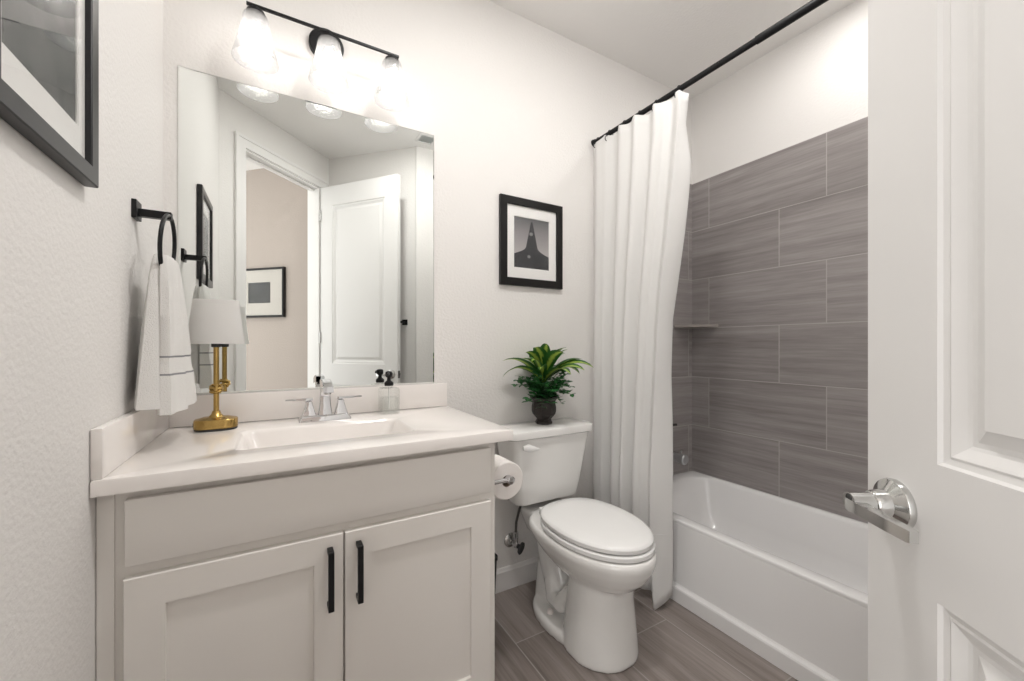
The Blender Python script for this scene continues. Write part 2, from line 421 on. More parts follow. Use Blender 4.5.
struct('trim_1', b, 'trim', 'white door casing and jamb around the doorway', 'trim', smooth=False)
# baseboards
def base_prof(bm, pts, nrm, h=0.105, t=0.012):
    """profiled baseboard along the segment pts with room-side normal nrm"""
    (x0, y0), (x1, y1) = pts; nx, ny = nrm
    prof = [(0, 0), (t, 0), (t, h-0.018), (t*0.75, h-0.012), (t*0.55, h-0.004), (t*0.35, h), (0, h)]
    loft(bm, [[(x+nx*a, y+ny*a, z) for a, z in prof] for x, y in ((x0, y0), (x1, y1))])
b = BM(); base_prof(b, ((0.905, 0), (1.855, 0)), (0, -1))
struct('baseboard_back', b, 'trim', 'white baseboard on the wall behind the toilet', 'baseboard', smooth=False)
b = BM(); base_prof(b, ((0, -0.60), (0, -1.40)), (1, 0))
struct('baseboard_left', b, 'trim', 'white baseboard on the left wall', 'baseboard', smooth=False)

# ---------------------------------------------------------------- mirror
b = BM()
x0, x1, z0, z1 = 0.036, 0.893, 0.990, 2.051
rings = []
for ins, y in ((0, -0.001), (0, -0.003), (0.005, -0.006)):
    rings.append([(x0+ins, y, z0+ins), (x1-ins, y, z0+ins), (x1-ins, y, z1-ins), (x0+ins, y, z1-ins)])
loft(b, rings)
mir = obj('mirror', b, 'mirror', loc=(0.46, -0.001, z0), smooth=False)
tag(mir, 'large frameless rectangular wall mirror above the vanity', 'mirror')

# ---------------------------------------------------------------- vanity cabinet
van = thing('vanity_cabinet', 'cream painted vanity cabinet with two shaker doors under the white countertop', 'cabinet', (0.45, -0.27, 0))
CT = 0.858
b = BM()
add_box(b, 0.001, 0.020, -0.527, -0.002, 0.0, CT); add_box(b, 0.882, 0.900, -0.547, -0.002, 0.0, CT)
add_box(b, 0.020, 0.882, -0.520, -0.502, 0.0, 0.09)
add_box(b, 0.020, 0.882, -0.527, -0.002, 0.09, 0.108); add_box(b, 0.020, 0.882, -0.012, -0.002, 0.108, CT)
obj('carcass', b, 'cab', van, smooth=False)
b = BM()
FY0, FY1 = -0.547, -0.527
for q in ((0.001, 0.050, 0.09, CT), (0.862, 0.882, 0.09, CT), (0.050, 0.862, 0.80, CT), (0.050, 0.862, 0.655, 0.735), (0.050, 0.862, 0.09, 0.135), (0.440, 0.480, 0.135, 0.655)):
    add_box(b, q[0], q[1], FY0, FY1, q[2], q[3])
add_box(b, 0.001, 0.028, -0.552, FY0, 0.09, CT, 0.001, 1)
obj('face_frame', b, 'cab', van, smooth=False)
b = BM(); add_box(b, 0.046, 0.878, -0.567, -0.547, 0.702, 0.838, 0.003, 2)
obj('drawer_front', b, 'cab', van)
def shaker(x0, x1, z0, z1):
    bm = BM(); st = 0.066; yf, yb = -0.567, -0.547
    rings = []
    for ins, y in ((0, yb), (0, yf+0.002), (0.002, yf), (st, yf), (st+0.0015, yf+0.0085)):
        rings.append([(x0+ins, y, z0+ins), (x1-ins, y, z0+ins), (x1-ins, y, z1-ins), (x0+ins, y, z1-ins)])
    loft(bm, rings); return bm
def handle(x):
    bm = BM(); z0, z1 = 0.505, 0.649; w = 0.0066
    add_box(bm, x-w, x+w, -0.603, -0.592, z0, z1, 0.0012, 1)
    add_box(bm, x-w, x+w, -0.592, -0.5668, z0, z0+0.011, 0.0012, 1); add_box(bm, x-w, x+w, -0.592, -0.5668, z1-0.011, z1, 0.0012, 1)
    return bm
for (a, c, hx) in ((0.044, 0.4575, 0.4265), (0.4615, 0.878, 0.494)):
    d = obj('cabinet_door', shaker(a, c, 0.098, 0.677), 'cab', van, smooth=False)
    obj('bar_handle', handle(hx), 'black', d, label='slim square black bar handle')

# countertop with moulded basin
ct = thing('countertop', 'glossy white cultured marble countertop with a moulded rectangular sink on the vanity cabinet', 'countertop', (0.47, -0.29, CT))
b = BM()
X0, X1, Y0, Y1, ZT = 0.001, 0.946, -0.586, -0.001, 0.89
ocx, ocy, ohx, ohy = (X0+X1)/2, (Y0+Y1)/2, (X1-X0)/2, (Y1-Y0)/2
bcx, bcy = 0.450, -0.318
R = [rrect(bcx, bcy, 0.17, 0.075, 0.05, CT-0.118), ]
rings = [rrect(ocx, ocy, ohx-0.03, ohy-0.03, 0.002, CT), rrect(ocx, ocy, ohx, ohy, 0.003, CT), rrect(ocx, ocy, ohx, ohy, 0.003, ZT-0.004), rrect(ocx, ocy, ohx-0.0015, ohy-0.0015, 0.003, ZT-0.001), rrect(ocx, ocy, ohx-0.005, ohy-0.005, 0.003, ZT),
         rrect(bcx, bcy, 0.236, 0.138, 0.035, ZT), rrect(bcx, bcy, 0.230, 0.132, 0.033, ZT-0.003), rrect(bcx, bcy, 0.224, 0.126, 0.032, ZT-0.012),
         rrect(bcx, bcy, 0.200, 0.112, 0.045, ZT-0.075), rrect(bcx, bcy, 0.185, 0.100, 0.05, ZT-0.108), rrect(bcx, bcy, 0.150, 0.070, 0.05, ZT-0.122), rrect(bcx, bcy, 0.03, 0.03, 0.029, ZT-0.128)]
loft(b, rings, True, False, True)
# underside skin of the bowl so that it has thickness
loft(b, [rings[0], rrect(bcx, bcy, 0.26, 0.152, 0.04, CT), rrect(bcx, bcy, 0.21, 0.12, 0.05, ZT-0.11), rrect(bcx, bcy, 0.04, 0.04, 0.03, ZT-0.142)], True, False, True)
bmesh.ops.remove_doubles(b, verts=b.verts[:], dist=1e-5)
top = obj('counter_slab', b, 'counter', ct)
b = BM(); add_lathe(b, [(0.020, 0.0), (0.021, 0.003), (0.014, 0.004), (0.004, 0.002)], (bcx, bcy, ZT-0.128), 20)
obj('drain', b, 'chrome', top, label='chrome drain')
b = BM(); add_box(b, 0.001, 0.946, -0.020, -0.001, ZT, 0.989, 0.002, 2)
obj('backsplash', b, 'counter', ct)
b = BM(); add_box(b, 0.001, 0.019, -0.582, -0.020, ZT, 0.989, 0.002, 2)
obj('side_splash', b, 'counter', ct)

# ---------------------------------------------------------------- faucet
fx, fy = 0.458, -0.105
fa = thing('faucet', 'chrome two-handle centerset faucet at the back of the sink', 'faucet', (fx, fy, ZT))
b = BM()
loft(b, [rrect(fx, fy, 0.083, 0.029, 0.006, ZT), rrect(fx, fy, 0.083, 0.029, 0.006, ZT+0.005), rrect(fx, fy, 0.072, 0.021, 0.005, ZT+0.020)])
obj('base_plate', b, 'chrome', fa)
b = BM()
loft(b, [rrect(fx, fy, 0.022, 0.020, 0.003, ZT+0.020), rrect(fx, fy+0.001, 0.018, 0.016, 0.003, ZT+0.05), rrect(fx, fy+0.002, 0.0155, 0.0145, 0.003, ZT+0.095), rrect(fx, fy-0.001, 0.016, 0.017, 0.003, ZT+0.118)])
bm2 = b
prof = [(fx-0.015, fx+0.015)]
rings = []
for y, zl, zh in ((fy+0.015, ZT+0.108, ZT+0.138), (fy-0.02, ZT+0.112, ZT+0.142), (fy-0.06, ZT+0.112, ZT+0.138), (fy-0.105, ZT+0.104, ZT+0.126), (fy-0.112, ZT+0.106, ZT+0.122)):
    w = 0.0155
    rings.append([(fx-w, y, zl), (fx+w, y, zl), (fx+w, y, zh), (fx+w*0.8, y, zh+0.002), (fx-w*0.8, y, zh+0.002), (fx-w, y, zh)])
loft(b, rings)
sp = obj('spout', b, 'chrome', fa, ang=25)
b = BM(); add_cyl(b, (fx, fy-0.092, ZT+0.098), (fx, fy-0.092, ZT+0.107), 0.011, 0.011, 16); obj('aerator', b, 'chrome', sp)
for s in (-1, 1):
    hx = fx + s*0.051
    b = BM()
    loft(b, [rrect(hx, fy, 0.0235, 0.0225, 0.003, ZT+0.014), rrect(hx, fy, 0.019, 0.018, 0.003, ZT+0.03), rrect(hx, fy, 0.011, 0.011, 0.002, ZT+0.058), rrect(hx, fy, 0.0105, 0.0105, 0.002, ZT+0.066), rrect(hx, fy, 0.006, 0.006, 0.002, ZT+0.070)])
    hb = obj('handle', b, 'chrome', fa, ang=25)
    b = BM(); rings = []
    for k, (d, w, zz, th) in enumerate(((-0.012, 0.008, 0.070, 0.008), (0.0, 0.009, 0.071, 0.008), (0.03, 0.008, 0.072, 0.006), (0.066, 0.0065, 0.073, 0.005), (0.071, 0.004, 0.073, 0.004))):
        x = hx + s*d
        rings.append([(x, fy-w, ZT+zz), (x, fy+w, ZT+zz), (x, fy+w, ZT+zz+th), (x, fy-w, ZT+zz+th)])
    loft(b, rings); obj('lever', b, 'chrome', hb, ang=25)

# ---------------------------------------------------------------- soap dispenser
sx, sy = 0.684, -0.084
so = thing('soap_dispenser', 'clear square glass soap bottle with a black pump on the countertop right of the faucet', 'soap dispenser', (sx, sy, ZT))
b = BM()
bh = 0.098
loft(b, [rrect(sx, sy, 0.031, 0.031, 0.006, ZT+0.0005), rrect(sx, sy, 0.034, 0.034, 0.007, ZT+0.003), rrect(sx, sy, 0.034, 0.034, 0.007, ZT+bh-0.008), rrect(sx, sy, 0.031, 0.031, 0.008, ZT+bh), rrect(sx, sy, 0.015, 0.015, 0.0145, ZT+bh+0.004), rrect(sx, sy, 0.0135, 0.0135, 0.013, ZT+bh+0.012)])
bt = obj('bottle', b, 'bottle', so)
b = BM()
loft(b, [rrect(sx, sy, 0.028, 0.028, 0.006, ZT+0.008), rrect(sx, sy, 0.030, 0.030, 0.006, ZT+0.011), rrect(sx, sy, 0.030, 0.030, 0.006, ZT+0.062)])
obj('liquid_soap', b, 'soap', so)
b = BM()
zc = ZT+bh+0.008
add_lathe(b, [(0.016, 0), (0.017, 0.002), (0.017, 0.012), (0.013, 0.016), (0.008, 0.020), (0.0065, 0.030), (0.0115, 0.034), (0.0135, 0.038), (0.0135, 0.050), (0.011, 0.054), (0.005, 0.056)], (sx, sy, zc), 20)
add_tube(b, [(sx, sy, zc+0.046), (sx-0.006, sy-0.016, zc+0.047), (sx-0.010, sy-0.026, zc+0.044), (sx-0.011, sy-0.029, zc+0.039)], [0.006, 0.0055, 0.005, 0.0045], 10)
pm = obj('pump', b, 'black', so, label='matt black pump head')
b = BM(); add_cyl(b, (sx, sy, ZT+0.02), (sx, sy, zc), 0.0025, None, 8); obj('dip_tube', b, 'seat', pm)

# ---------------------------------------------------------------- small brass table lamp
lx, ly = 0.149, -0.118
la = thing('table_lamp', 'small brass table lamp with a white linen shade on the left end of the countertop', 'lamp', (lx, ly, ZT))
sl = lambda i, z: rrect(lx, ly, 0.056-i, 0.040-i, 0.035-i*0.85, ZT+z, 8)
b = BM(); loft(b, [sl(0.003, 0.0005), sl(0.001, 0.002), sl(0.001, 0.006)])
obj('foot_pad', b, 'rubber', la)
b = BM(); loft(b, [sl(0.002, 0.006), sl(0.0, 0.008), sl(0.0, 0.031), sl(0.002, 0.034), sl(0.012, 0.0365), sl(0.022, 0.040)])
add_lathe(b, [(0.024, 0.036), (0.019, 0.042), (0.013, 0.048), (0.010, 0.058)], (lx, ly, ZT), 32)
ba = obj('base', b, 'brass', la)
b = BM(); add_cyl(b, (lx-0.049, ly-0.004, ZT+0.019), (lx-0.0575, ly-0.005, ZT+0.019), 0.0055, None, 14); obj('switch', b, 'rubber', ba, label='black push switch')
b = BM()
add_lathe(b, [(0.0075, 0.05), (0.0075, 0.275)], (lx, ly, ZT), 20)
obj('stem', b, 'brass', la)
b = BM()
for dz, ph in ((0.120, 0.4), (0.132, -0.4)):
    pts = [(lx + 0.0145*math.cos(t*2*PI/20), ly + 0.0145*math.sin(t*2*PI/20), ZT+dz + 0.004*math.sin(t*2*PI/20 + ph)) for t in range(20)]
    add_tube(b, pts, 0.004, 8, closed=True)
for a in (0.3, 2.4, 4.5):
    add_tube(b, [(lx+0.009*math.cos(a), ly+0.009*math.sin(a), ZT+0.112), (lx+0.018*math.cos(a+.3), ly+0.018*math.sin(a+.3), ZT+0.126), (lx+0.009*math.cos(a+.6), ly+0.009*math.sin(a+.6), ZT+0.140)], [0.003, 0.004, 0.003], 8)
obj('knot_collar', b, 'brass', la)
b = BM(); add_lathe(b, [(0.010, 0.255), (0.013, 0.257), (0.013, 0.285), (0.009, 0.290)], (lx, ly, ZT), 18); sk = obj('socket', b, 'rubber', la)
b = BM(); add_lathe(b, [(0.008, 0.290), (0.012, 0.300), (0.019, 0.318), (0.020, 0.335), (0.012, 0.352), (0.003, 0.356)], (lx, ly, ZT), 18); obj('bulb', b, 'seat', sk)
b = BM()
zs0, zs1 = ZT+0.266, ZT+0.401
o0 = [(lx+0.074*math.cos(t), ly+0.047*math.sin(t), zs0) for t in [2*PI*i/48 for i in range(48)]]
o1 = [(lx+0.059*math.cos(t), ly+0.039*math.sin(t), zs1) for t in [2*PI*i/48 for i in range(48)]]
i0 = [(lx+(x-lx)*0.97, ly+(y-ly)*0.96, z) for x, y, z in o0]; i1 = [(lx+(x-lx)*0.97, ly+(y-ly)*0.96, z) for x, y, z in o1]
loft(b, [i0, o0, o1, i1, i0], True, False, False)
bmesh.ops.remove_doubles(b, verts=b.verts[:], dist=1e-6)
sh = obj('lamp_shade', b, 'linen', la, ang=50)
b = BM()
for a in (0, PI/2):
    c, s = math.cos(a), math.sin(a)
    add_tube(b, [(lx-0.058*c, ly-0.038*s, zs1-0.008), (lx, ly, zs1-0.012), (lx+0.058*c, ly+0.038*s, zs1-0.008)], 0.0015, 6)
add_tube(b, [(lx, ly, zs1-0.012), (lx, ly+0.0, ZT+0.354)], 0.002, 6)
obj('shade_spider', b, 'brass', sh)

# ---------------------------------------------------------------- towel ring and towel
ty = -0.303
tr = thing('towel_ring', 'matt black towel ring on the left wall holding the white hand towel', 'towel ring', (0, ty, 1.40))
b = BM(); add_box(b, 0.0, 0.010, ty-0.023, ty+0.023, 1.470, 1.516, 0.001, 1)
obj('mount_plate', b, 'black', tr)
b = BM(); add_box(b, 0.010, 0.075, ty-0.009, ty+0.009, 1.478, 1.497, 0.001, 1)
obj('arm', b, 'black', tr)
b = BM(); rc = Vector((0.066, ty, 1.410)); rr = 0.078
add_tube(b, [rc + Vector((0.004*math.sin(t), rr*math.cos(t), rr*math.sin(t))) for t in [2*PI*i/40 for i in range(40)]], 0.0048, 10, closed=True)
obj('ring', b, 'black', tr)
# hand towel: two folded layers over the lower arc of the ring
b = BM(); uvl = b.loops.layers.uv.new('UVMap')
def towel_layer(uvo, x_in_top, x_out_top, x_in_bot, x_out_bot, z_bot, ph, ytop=(-0.078, 0.070), ybot=(-0.100, 0.112), flare=0.0):
    """closed, folded layer hanging from z=1.375 to z_bot"""
    n = 28; levels = 26; rings = []
    for k in range(levels+1):
        f = k/levels
        z = 1.366 + (z_bot-1.366)*f
        e = f**0.75
        a = ytop[0] + (ybot[0]-ytop[0])*e; c = ytop[1] + (ybot[1]-ytop[1])*e
        xi = x_in_top + (x_in_bot-x_in_top)*e; xo = x_out_top + (x_out_bot-x_out_top)*e
        ring = []
        for i in range(n):
            s = i/(n-1); y = ty + a + (c-a)*s
            w = 0.006*math.sin(5*s*PI + ph + f*0.6)*min(1, 3*f+0.3)*math.sin(PI*min(1, s+0.2)) 
            band = -0.003 if uvo == 0 and 0.24 < (z-z_bot)/0.38 < 0.355 else 0.0
            edge = 0.010*(abs(2*s-1)**6)
            ring.append((xo + w + band - edge + flare*f*(s-0.5)*2, y, z + 0.012*(s-0.5)*f))
        for i in range(n):
            s = 1 - i/(n-1); y = ty + a + (c-a)*s
            w = 0.004*math.sin(4*s*PI + ph + 1)*min(1, 2*f)
            edge = 0.006*(abs(2*s-1)**6)
            ring.append((xi + w + edge, y, z + 0.012*(s-0.5)*f))
        rings.append(ring)
    # rounded top
    tops = []
    for q in (0.35, 0.75):
        r0 = rings[0]; cx = (x_in_top+x_out_top)/2
        tops.append([(cx+(p[0]-cx)*math.sqrt(1-q*q), ty+(p[1]-ty)*(1-0.12*q), p[2]+0.016*q) for p in r0])
    rings = tops[::-1] + rings
    m = len(rings[0]); vr = [[b.verts.new(p) for p in r] for r in rings]
    for A, B in zip(vr[:-1], vr[1:]):
        for i in range(m):
            j = (i+1) % m; fc = b.faces.new((A[i], A[j], B[j], B[i]))
            for lp in fc.loops:
                lp[uvl].uv = (0.5, (lp.vert.co.z - z_bot)/0.38 + uvo)
    for cap in (vr[0], list(reversed(vr[-1]))):
        fc = b.faces.new(cap)
        for lp in fc.loops: lp[uvl].uv = (0.5, 0.02 if cap is not vr[0] else 0.99)
towel_layer(2.0, 0.042, 0.062, 0.016, 0.072, 1.004, 0.5, ytop=(-0.052, 0.050), ybot=(-0.098, 0.104))
towel_layer(0, 0.056, 0.082, 0.062, 0.108, 0.988, 2.0, ytop=(-0.056, 0.074), ybot=(-0.094, 0.118), flare=0.010)
tw = obj('hand_towel', b, 'towel', loc=(0.06, ty, 0.99), ang=60)
tag(tw, 'white terry hand towel with two grey stripes draped through the black towel ring', 'towel')

# ---------------------------------------------------------------- framed pictures
def picture(name, label, o, ex, ez, ny, w, h, fw, matw, depth, fmat, art, matm='mat'):
    """o: lower left corner on the wall, ex: unit along the picture, ny: unit out of the wall"""
    o, ex, ny = Vector(o), Vector(ex), Vector(ny)
    root = thing(name, label, 'picture', tuple(o + ex*w/2))
    def P(a, c, d): 
        q = o + ex*a + ny*d; return (q.x, q.y, q.z + c)
    def R(i, d): return [P(i, i, d), P(w-i, i, d), P(w-i, h-i, d), P(i, h-i, d)]
    bm = BM(); loft(bm, [R(fw*0.9, 0.002), R(0, 0.002), R(0, depth-0.002), R(0.002, depth), R(fw-0.002, depth), R(fw, depth-0.002), R(fw, depth-0.010), R(fw*0.9, 0.002)], True, False, False)
    obj('frame', bm, fmat, root, smooth=False)
    bm = BM(); mw, mh = matw
    fr = [P(fw-0.001, fw-0.001, 0), P(w-fw+0.001, fw-0.001, 0), P(w-fw+0.001, h-fw+0.001, 0), P(fw-0.001, h-fw+0.001, 0)]
    def sh(r, d): return [tuple(Vector(p) + ny*d) for p in r]
    inn = [P(mw, mh, 0), P(w-mw, mh, 0), P(w-mw, h-mh, 0), P(mw, h-mh, 0)]
    inn2 = [P(mw+0.002, mh+0.002, 0), P(w-mw-0.002, mh+0.002, 0), P(w-mw-0.002, h-mh-0.002, 0), P(mw+0.002, h-mh-0.002, 0)]
    md = depth-0.010
    loft(bm, [sh(fr, md-0.004), sh(fr, md), sh(inn, md), sh(inn2, md-0.002), sh(inn2, md-0.004)], True, False, False)
    obj('mat_board', bm, matm, root, smooth=False)
    ph = art(lambda u, v, d: P(mw + u*(w-2*mw), mh + v*(h-2*mh), md-0.004+d), root)
    bm = BM(); g = sh(fr, md+0.003); loft(bm, [sh(fr, md+0.002), g], True, True, True)
    obj('glass', bm, 'pane', root, smooth=False)
    return root
def quad(bm, pts): return bm.faces.new([bm.verts.new(p) for p in pts])
def slab(bm, Pf, poly, d0, d1):
    loft(bm, [[Pf(u, v, d0) for u, v in poly], [Pf(u, v, d1) for u, v in poly]])
# printed sky gradient of the tower photograph: a property of the print (uv.y)
m, nt, p, out = new_mat('print_sky'); M['print_sky'] = m
N = nt.nodes.new; L = nt.links.new
uv = N('ShaderNodeUVMap'); s2 = N('ShaderNodeSeparateXYZ'); L(uv.outputs[0], s2.inputs[0])
r = N('ShaderNodeValToRGB'); r.color_ramp.elements[0].position = 0.2; r.color_ramp.elements[0].color = (0.46, 0.43, 0.43, 1)
r.color_ramp.elements[1].position = 1.0; r.color_ramp.elements[1].color = (0.10, 0.10, 0.105, 1)
L(s2.outputs[1], r.inputs[0]); L(r.outputs[0], p.inputs['Base Color']); p.inputs['Roughness'].default_value = 0.6
def art_tower(Pf, root):
    bm = BM(); lay = bm.loops.layers.uv.new('UVMap')
    f = quad(bm, [Pf(0, 0, 0), Pf(1, 0, 0), Pf(1, 1, 0), Pf(0, 1, 0)])
    for lp, q in zip(f.loops, ((0, 0), (1, 0), (1, 1), (0, 1))): lp[lay].uv = q
    ph = obj('print', bm, 'print_sky', root, smooth=False, recalc=False)
    def prof(v): 
        if v > 0.93: return 0.0
        if v > 0.45: return 0.02 + 0.135*((0.93-v)/0.48)
        if v > 0.27: return 0.155 + 0.36*(((0.45-v)/0.18)**2.2)
        return 0.515
    bm = BM(); vs = [0.0, 0.1, 0.2, 0.27, 0.30, 0.34, 0.38, 0.42, 0.46, 0.55, 0.65, 0.75, 0.85, 0.93]
    poly = [(max(0, 0.5-prof(v)), v) for v in vs] + [(min(1, 0.5+prof(v)), v) for v in reversed(vs)]
    slab(bm, Pf, poly, 0.0003, 0.0009)
    t = obj('tower_silhouette', bm, simple('print_charcoal', (0.030, 0.031, 0.035), 0.6), ph, smooth=False)
    pale = simple('print_pale', (0.22, 0.22, 0.22), 0.6)
    for (cu, cv, rad) in ((0.48, 0.69, 0.05), (0.42, 0.24, 0.045)):
        bm = BM(); slab(bm, Pf, [(cu+rad*math.cos(a), cv+rad*0.7*math.sin(a)) for a in [2*PI*i/12 for i in range(12)]], 0.0009, 0.0013)
        obj('tower_clock', bm, pale, ph, smooth=False)
    return ph
def art_plain(mat):
    def f(Pf, root):
        bm = BM(); quad(bm, [Pf(0, 0, 0), Pf(1, 0, 0), Pf(1, 1, 0), Pf(0, 1, 0)])
        return obj('print', bm, mat, root, smooth=False, recalc=False)
    return f
def art_slope(Pf, root):
    bm = BM(); quad(bm, [Pf(0, 0, 0), Pf(1, 0, 0), Pf(1, 1, 0), Pf(0, 1, 0)])
    ph = obj('print', bm, 'photo_dark', root, smooth=False, recalc=False)
    bm = BM(); slab(bm, Pf, [(0, 0.62), (0.35, 0.80), (0.62, 0.70), (1, 0.86), (1, 1), (0, 1)], 0.0003, 0.0008)
    obj('pale_sky', bm, simple('print_palesky', (0.17, 0.175, 0.175), 0.6), ph, smooth=False)
    return ph
def art_branches(Pf, root):
    ph = art_plain('photo_tree')(Pf, root)
    bm = BM(); slab(bm, Pf, [(0.12, 1), (0.88, 1), (0.5, 0.45)], 0.0003, 0.0008)
    obj('dark_gable', bm, simple('print_black', (0.012, 0.012, 0.013), 0.6), ph, smooth=False)
    return ph
picture('framed_picture', 'black framed grey photograph of a tower hanging above the toilet tank', (1.209, 0, 1.436), (1, 0, 0), 1, (0, -1, 0), 0.360, 0.421, 0.037, (0.077, 0.087), 0.020, 'frame', art_tower)
picture('framed_picture', 'dark charcoal framed photograph on the left wall, cut off by the photo edge', (0, -0.953, 1.448), (0, 1, 0), 1, (1, 0, 0), 0.342, 0.425, 0.032, (0.056, 0.088), 0.022, 'frame2', art_slope)
hp = Vector((0.377, -2.412-0.019, 1.40)) - dv*0.55
picture('framed_picture', 'black framed print on the beige hall wall, seen only in the mirror', tuple(hp), tuple(dv), 1, tuple(-dn), 0.55, 0.441, 0.018, (0.150, 0.126), 0.030, 'frame', art_branches, 'mat_cream')

# ---------------------------------------------------------------- vanity light
VX, VY, VZ = 0.472, -0.100, 2.262
vl = thing('vanity_light', 'black three-bulb vanity light with clear glass shades above the mirror', 'wall light', (VX, 0, VZ))
b = BM(); add_lathe(b, [(0.060, 0.0), (0.060, -0.016), (0.056, -0.020), (0.02, -0.022)], (VX, -0.0005, VZ+0.010), 36, axis='Y')
obj('backplate', b, 'black', vl)
b = BM(); add_cyl(b, (VX, -0.02, VZ), (VX, VY+0.004, VZ), 0.006, None, 14)
obj('bracket_arm', b, 'black', vl)
b = BM(); add_box(b, VX-0.246, VX+0.246, VY-0.0045, VY+0.0045, VZ-0.0045, VZ+0.0045, 0.001, 1)
obj('crossbar', b, 'black', vl)
for sx_ in (VX-0.220, VX, VX+0.220):
    b = BM(); add_lathe(b, [(0.010, -0.004), (0.010, -0.014), (0.026, -0.020), (0.027, -0.024), (0.027, -0.056), (0.022, -0.060)], (sx_, VY, VZ), 24)
    sk = obj('lamp_socket', b, 'black', vl)
    b = BM()
    pr = [(0.029, -0.030), (0.034, -0.034), (0.037, -0.042), (0.043, -0.075), (0.066, -0.178), (0.0665, -0.180), (0.064, -0.180), (0.0635, -0.178), (0.041, -0.075), (0.035, -0.043), (0.029, -0.036)]
    add_lathe(b, pr, (sx_, VY, VZ), 40, caps=(False, False)); obj('glass_shade', b, 'shadeglass', vl, ang=60)
    b = BM(); add_lathe(b, [(0.011, -0.060), (0.013, -0.066), (0.020, -0.082), (0.0275, -0.104), (0.0275, -0.118), (0.022, -0.134), (0.012, -0.142), (0.003, -0.144)], (sx_, VY, VZ), 24)
    obj('bulb', b, 'bulb', sk)

# ---------------------------------------------------------------- toilet
TX = 1.390
to = thing('toilet', 'white two-piece toilet with closed lid between the vanity and the shower curtain', 'toilet', (TX, -0.35, 0))
b = BM()
tk = lambda hx, y0, y1, z, r: rrect(TX-0.002, (y0+y1)/2, hx, (y1-y0)/2, r, z, 8)
loft(b, [tk(0.145, -0.150, -0.040, 0.440, 0.03), tk(0.166, -0.162, -0.030, 0.446, 0.035), tk(0.173, -0.167, -0.028, 0.460, 0.036), tk(0.196, -0.182, -0.024, 0.60, 0.036), tk(0.219, -0.194, -0.020, 0.742, 0.036)])
tank = obj('tank', b, 'china', to)
b = BM()
loft(b, [tk(0.224, -0.200, -0.014, 0.743, 0.034), tk(0.234, -0.208, -0.010, 0.748, 0.04), tk(0.237, -0.210, -0.009, 0.768, 0.042), tk(0.234, -0.207, -0.011, 0.778, 0.042), tk(0.222, -0.196, -0.020, 0.783, 0.040), tk(0.12, -0.13, -0.08, 0.7845, 0.02)])
obj('tank_lid', b, 'china', to)
b = BM()
add_lathe(b, [(0.010, 0.004), (0.010, -0.012), (0.014, -0.014), (0.014, -0.020), (0.008, -0.024)], (1.245, -0.188, 0.712), 16, axis='Y')
rings = []
for t in range(9):
    f = t/8; x = 1.212 + 0.080*f; w = 0.004 + 0.010*math.sin(PI*min(1, f*0.9+0.15)); h = w*1.1
    zc = 0.714 - 0.012*f
    rings.append([(x, -0.213 + 0.006*math.cos(a), zc + h*math.sin(a)) for a in [2*PI*i/12 for i in range(12)]])
loft(b, rings)
obj('flush_lever', b, 'seat', tank, label='white flush lever')
# bowl, pedestal and trapway as one fused china surface
b = BM()
BX = 1.398
loft(b, [egg(BX, 0.040, -0.50, -0.34, 0.23), egg(BX, 0.090, -0.585, -0.27, 0.245), egg(BX, 0.128, -0.640, -0.225, 0.275), egg(BX, 0.158, -0.682, -0.185, 0.315, ym=-0.43), egg(BX, 0.176, -0.703, -0.160, 0.350, ym=-0.43, nb=3.0), egg(BX, 0.185, -0.712, -0.145, 0.380, ym=-0.43, nb=3.3), egg(BX, 0.184, -0.711, -0.143, 0.398, ym=-0.43, nb=3.3), egg(BX, 0.176, -0.703, -0.148, 0.408, ym=-0.43, nb=3.3)])
loft(b, [rrect(BX, -0.16, 0.085, 0.115, 0.05, 0.30), rrect(BX, -0.155, 0.100, 0.122, 0.05, 0.35), rrect(BX, -0.155, 0.112, 0.126, 0.035, 0.390), rrect(BX, -0.155, 0.112, 0.126, 0.03, 0.406)])
loft(b, [egg(TX-0.003, 0.138, -0.636, -0.36, 0.0), egg(TX-0.003, 0.137, -0.636, -0.36, 0.015), egg(TX-0.002, 0.130, -0.626, -0.37, 0.10), egg(TX, 0.123, -0.612, -0.38, 0.20), egg(BX, 0.120, -0.606, -0.38, 0.27)])
loft(b, [egg(TX-0.003, 0.142, -0.56, -0.135, 0.0, ym=-0.33, nb=2.4), egg(TX-0.003, 0.141, -0.56, -0.136, 0.030, ym=-0.33), egg(TX-0.003, 0.132, -0.55, -0.143, 0.044, ym=-0.33)])
add_tube(b, [(TX, -0.42, 0.17), (TX, -0.36, 0.10), (TX, -0.30, 0.085), (TX, -0.25, 0.13), (TX, -0.215, 0.21), (TX, -0.19, 0.27), (TX, -0.17, 0.33)], [0.07, 0.072, 0.075, 0.080, 0.082, 0.08, 0.075], 20)
add_tube(b, [(TX, -0.20, 0.24), (TX, -0.185, 0.15), (TX, -0.185, 0.02)], [0.07, 0.075, 0.085], 20)
for s in (-1, 1):
    add_tube(b, [(TX+s*0.072, -0.40, 0.17), (TX+s*0.078, -0.345, 0.10), (TX+s*0.075, -0.29, 0.095), (TX+s*0.06, -0.25, 0.15)], [0.03, 0.036, 0.034, 0.03], 14)
bowl = obj('bowl', b, 'china', to)
rm = bowl.modifiers.new('fuse', 'REMESH'); rm.mode = 'VOXEL'; rm.voxel_size = 0.0055; rm.use_smooth_shade = True
sm = bowl.modifiers.new('smooth', 'SMOOTH'); sm.factor = 0.5; sm.iterations = 9
b = BM()
for s in (-1, 1): pass
add_lathe(b, [(0.013, 0.0), (0.0135, 0.006), (0.011, 0.014), (0.005, 0.018)], (TX-0.100, -0.300, 0.043), 18)
obj('bolt_cap', b, 'capw', to, label='small pinkish white bolt cap')
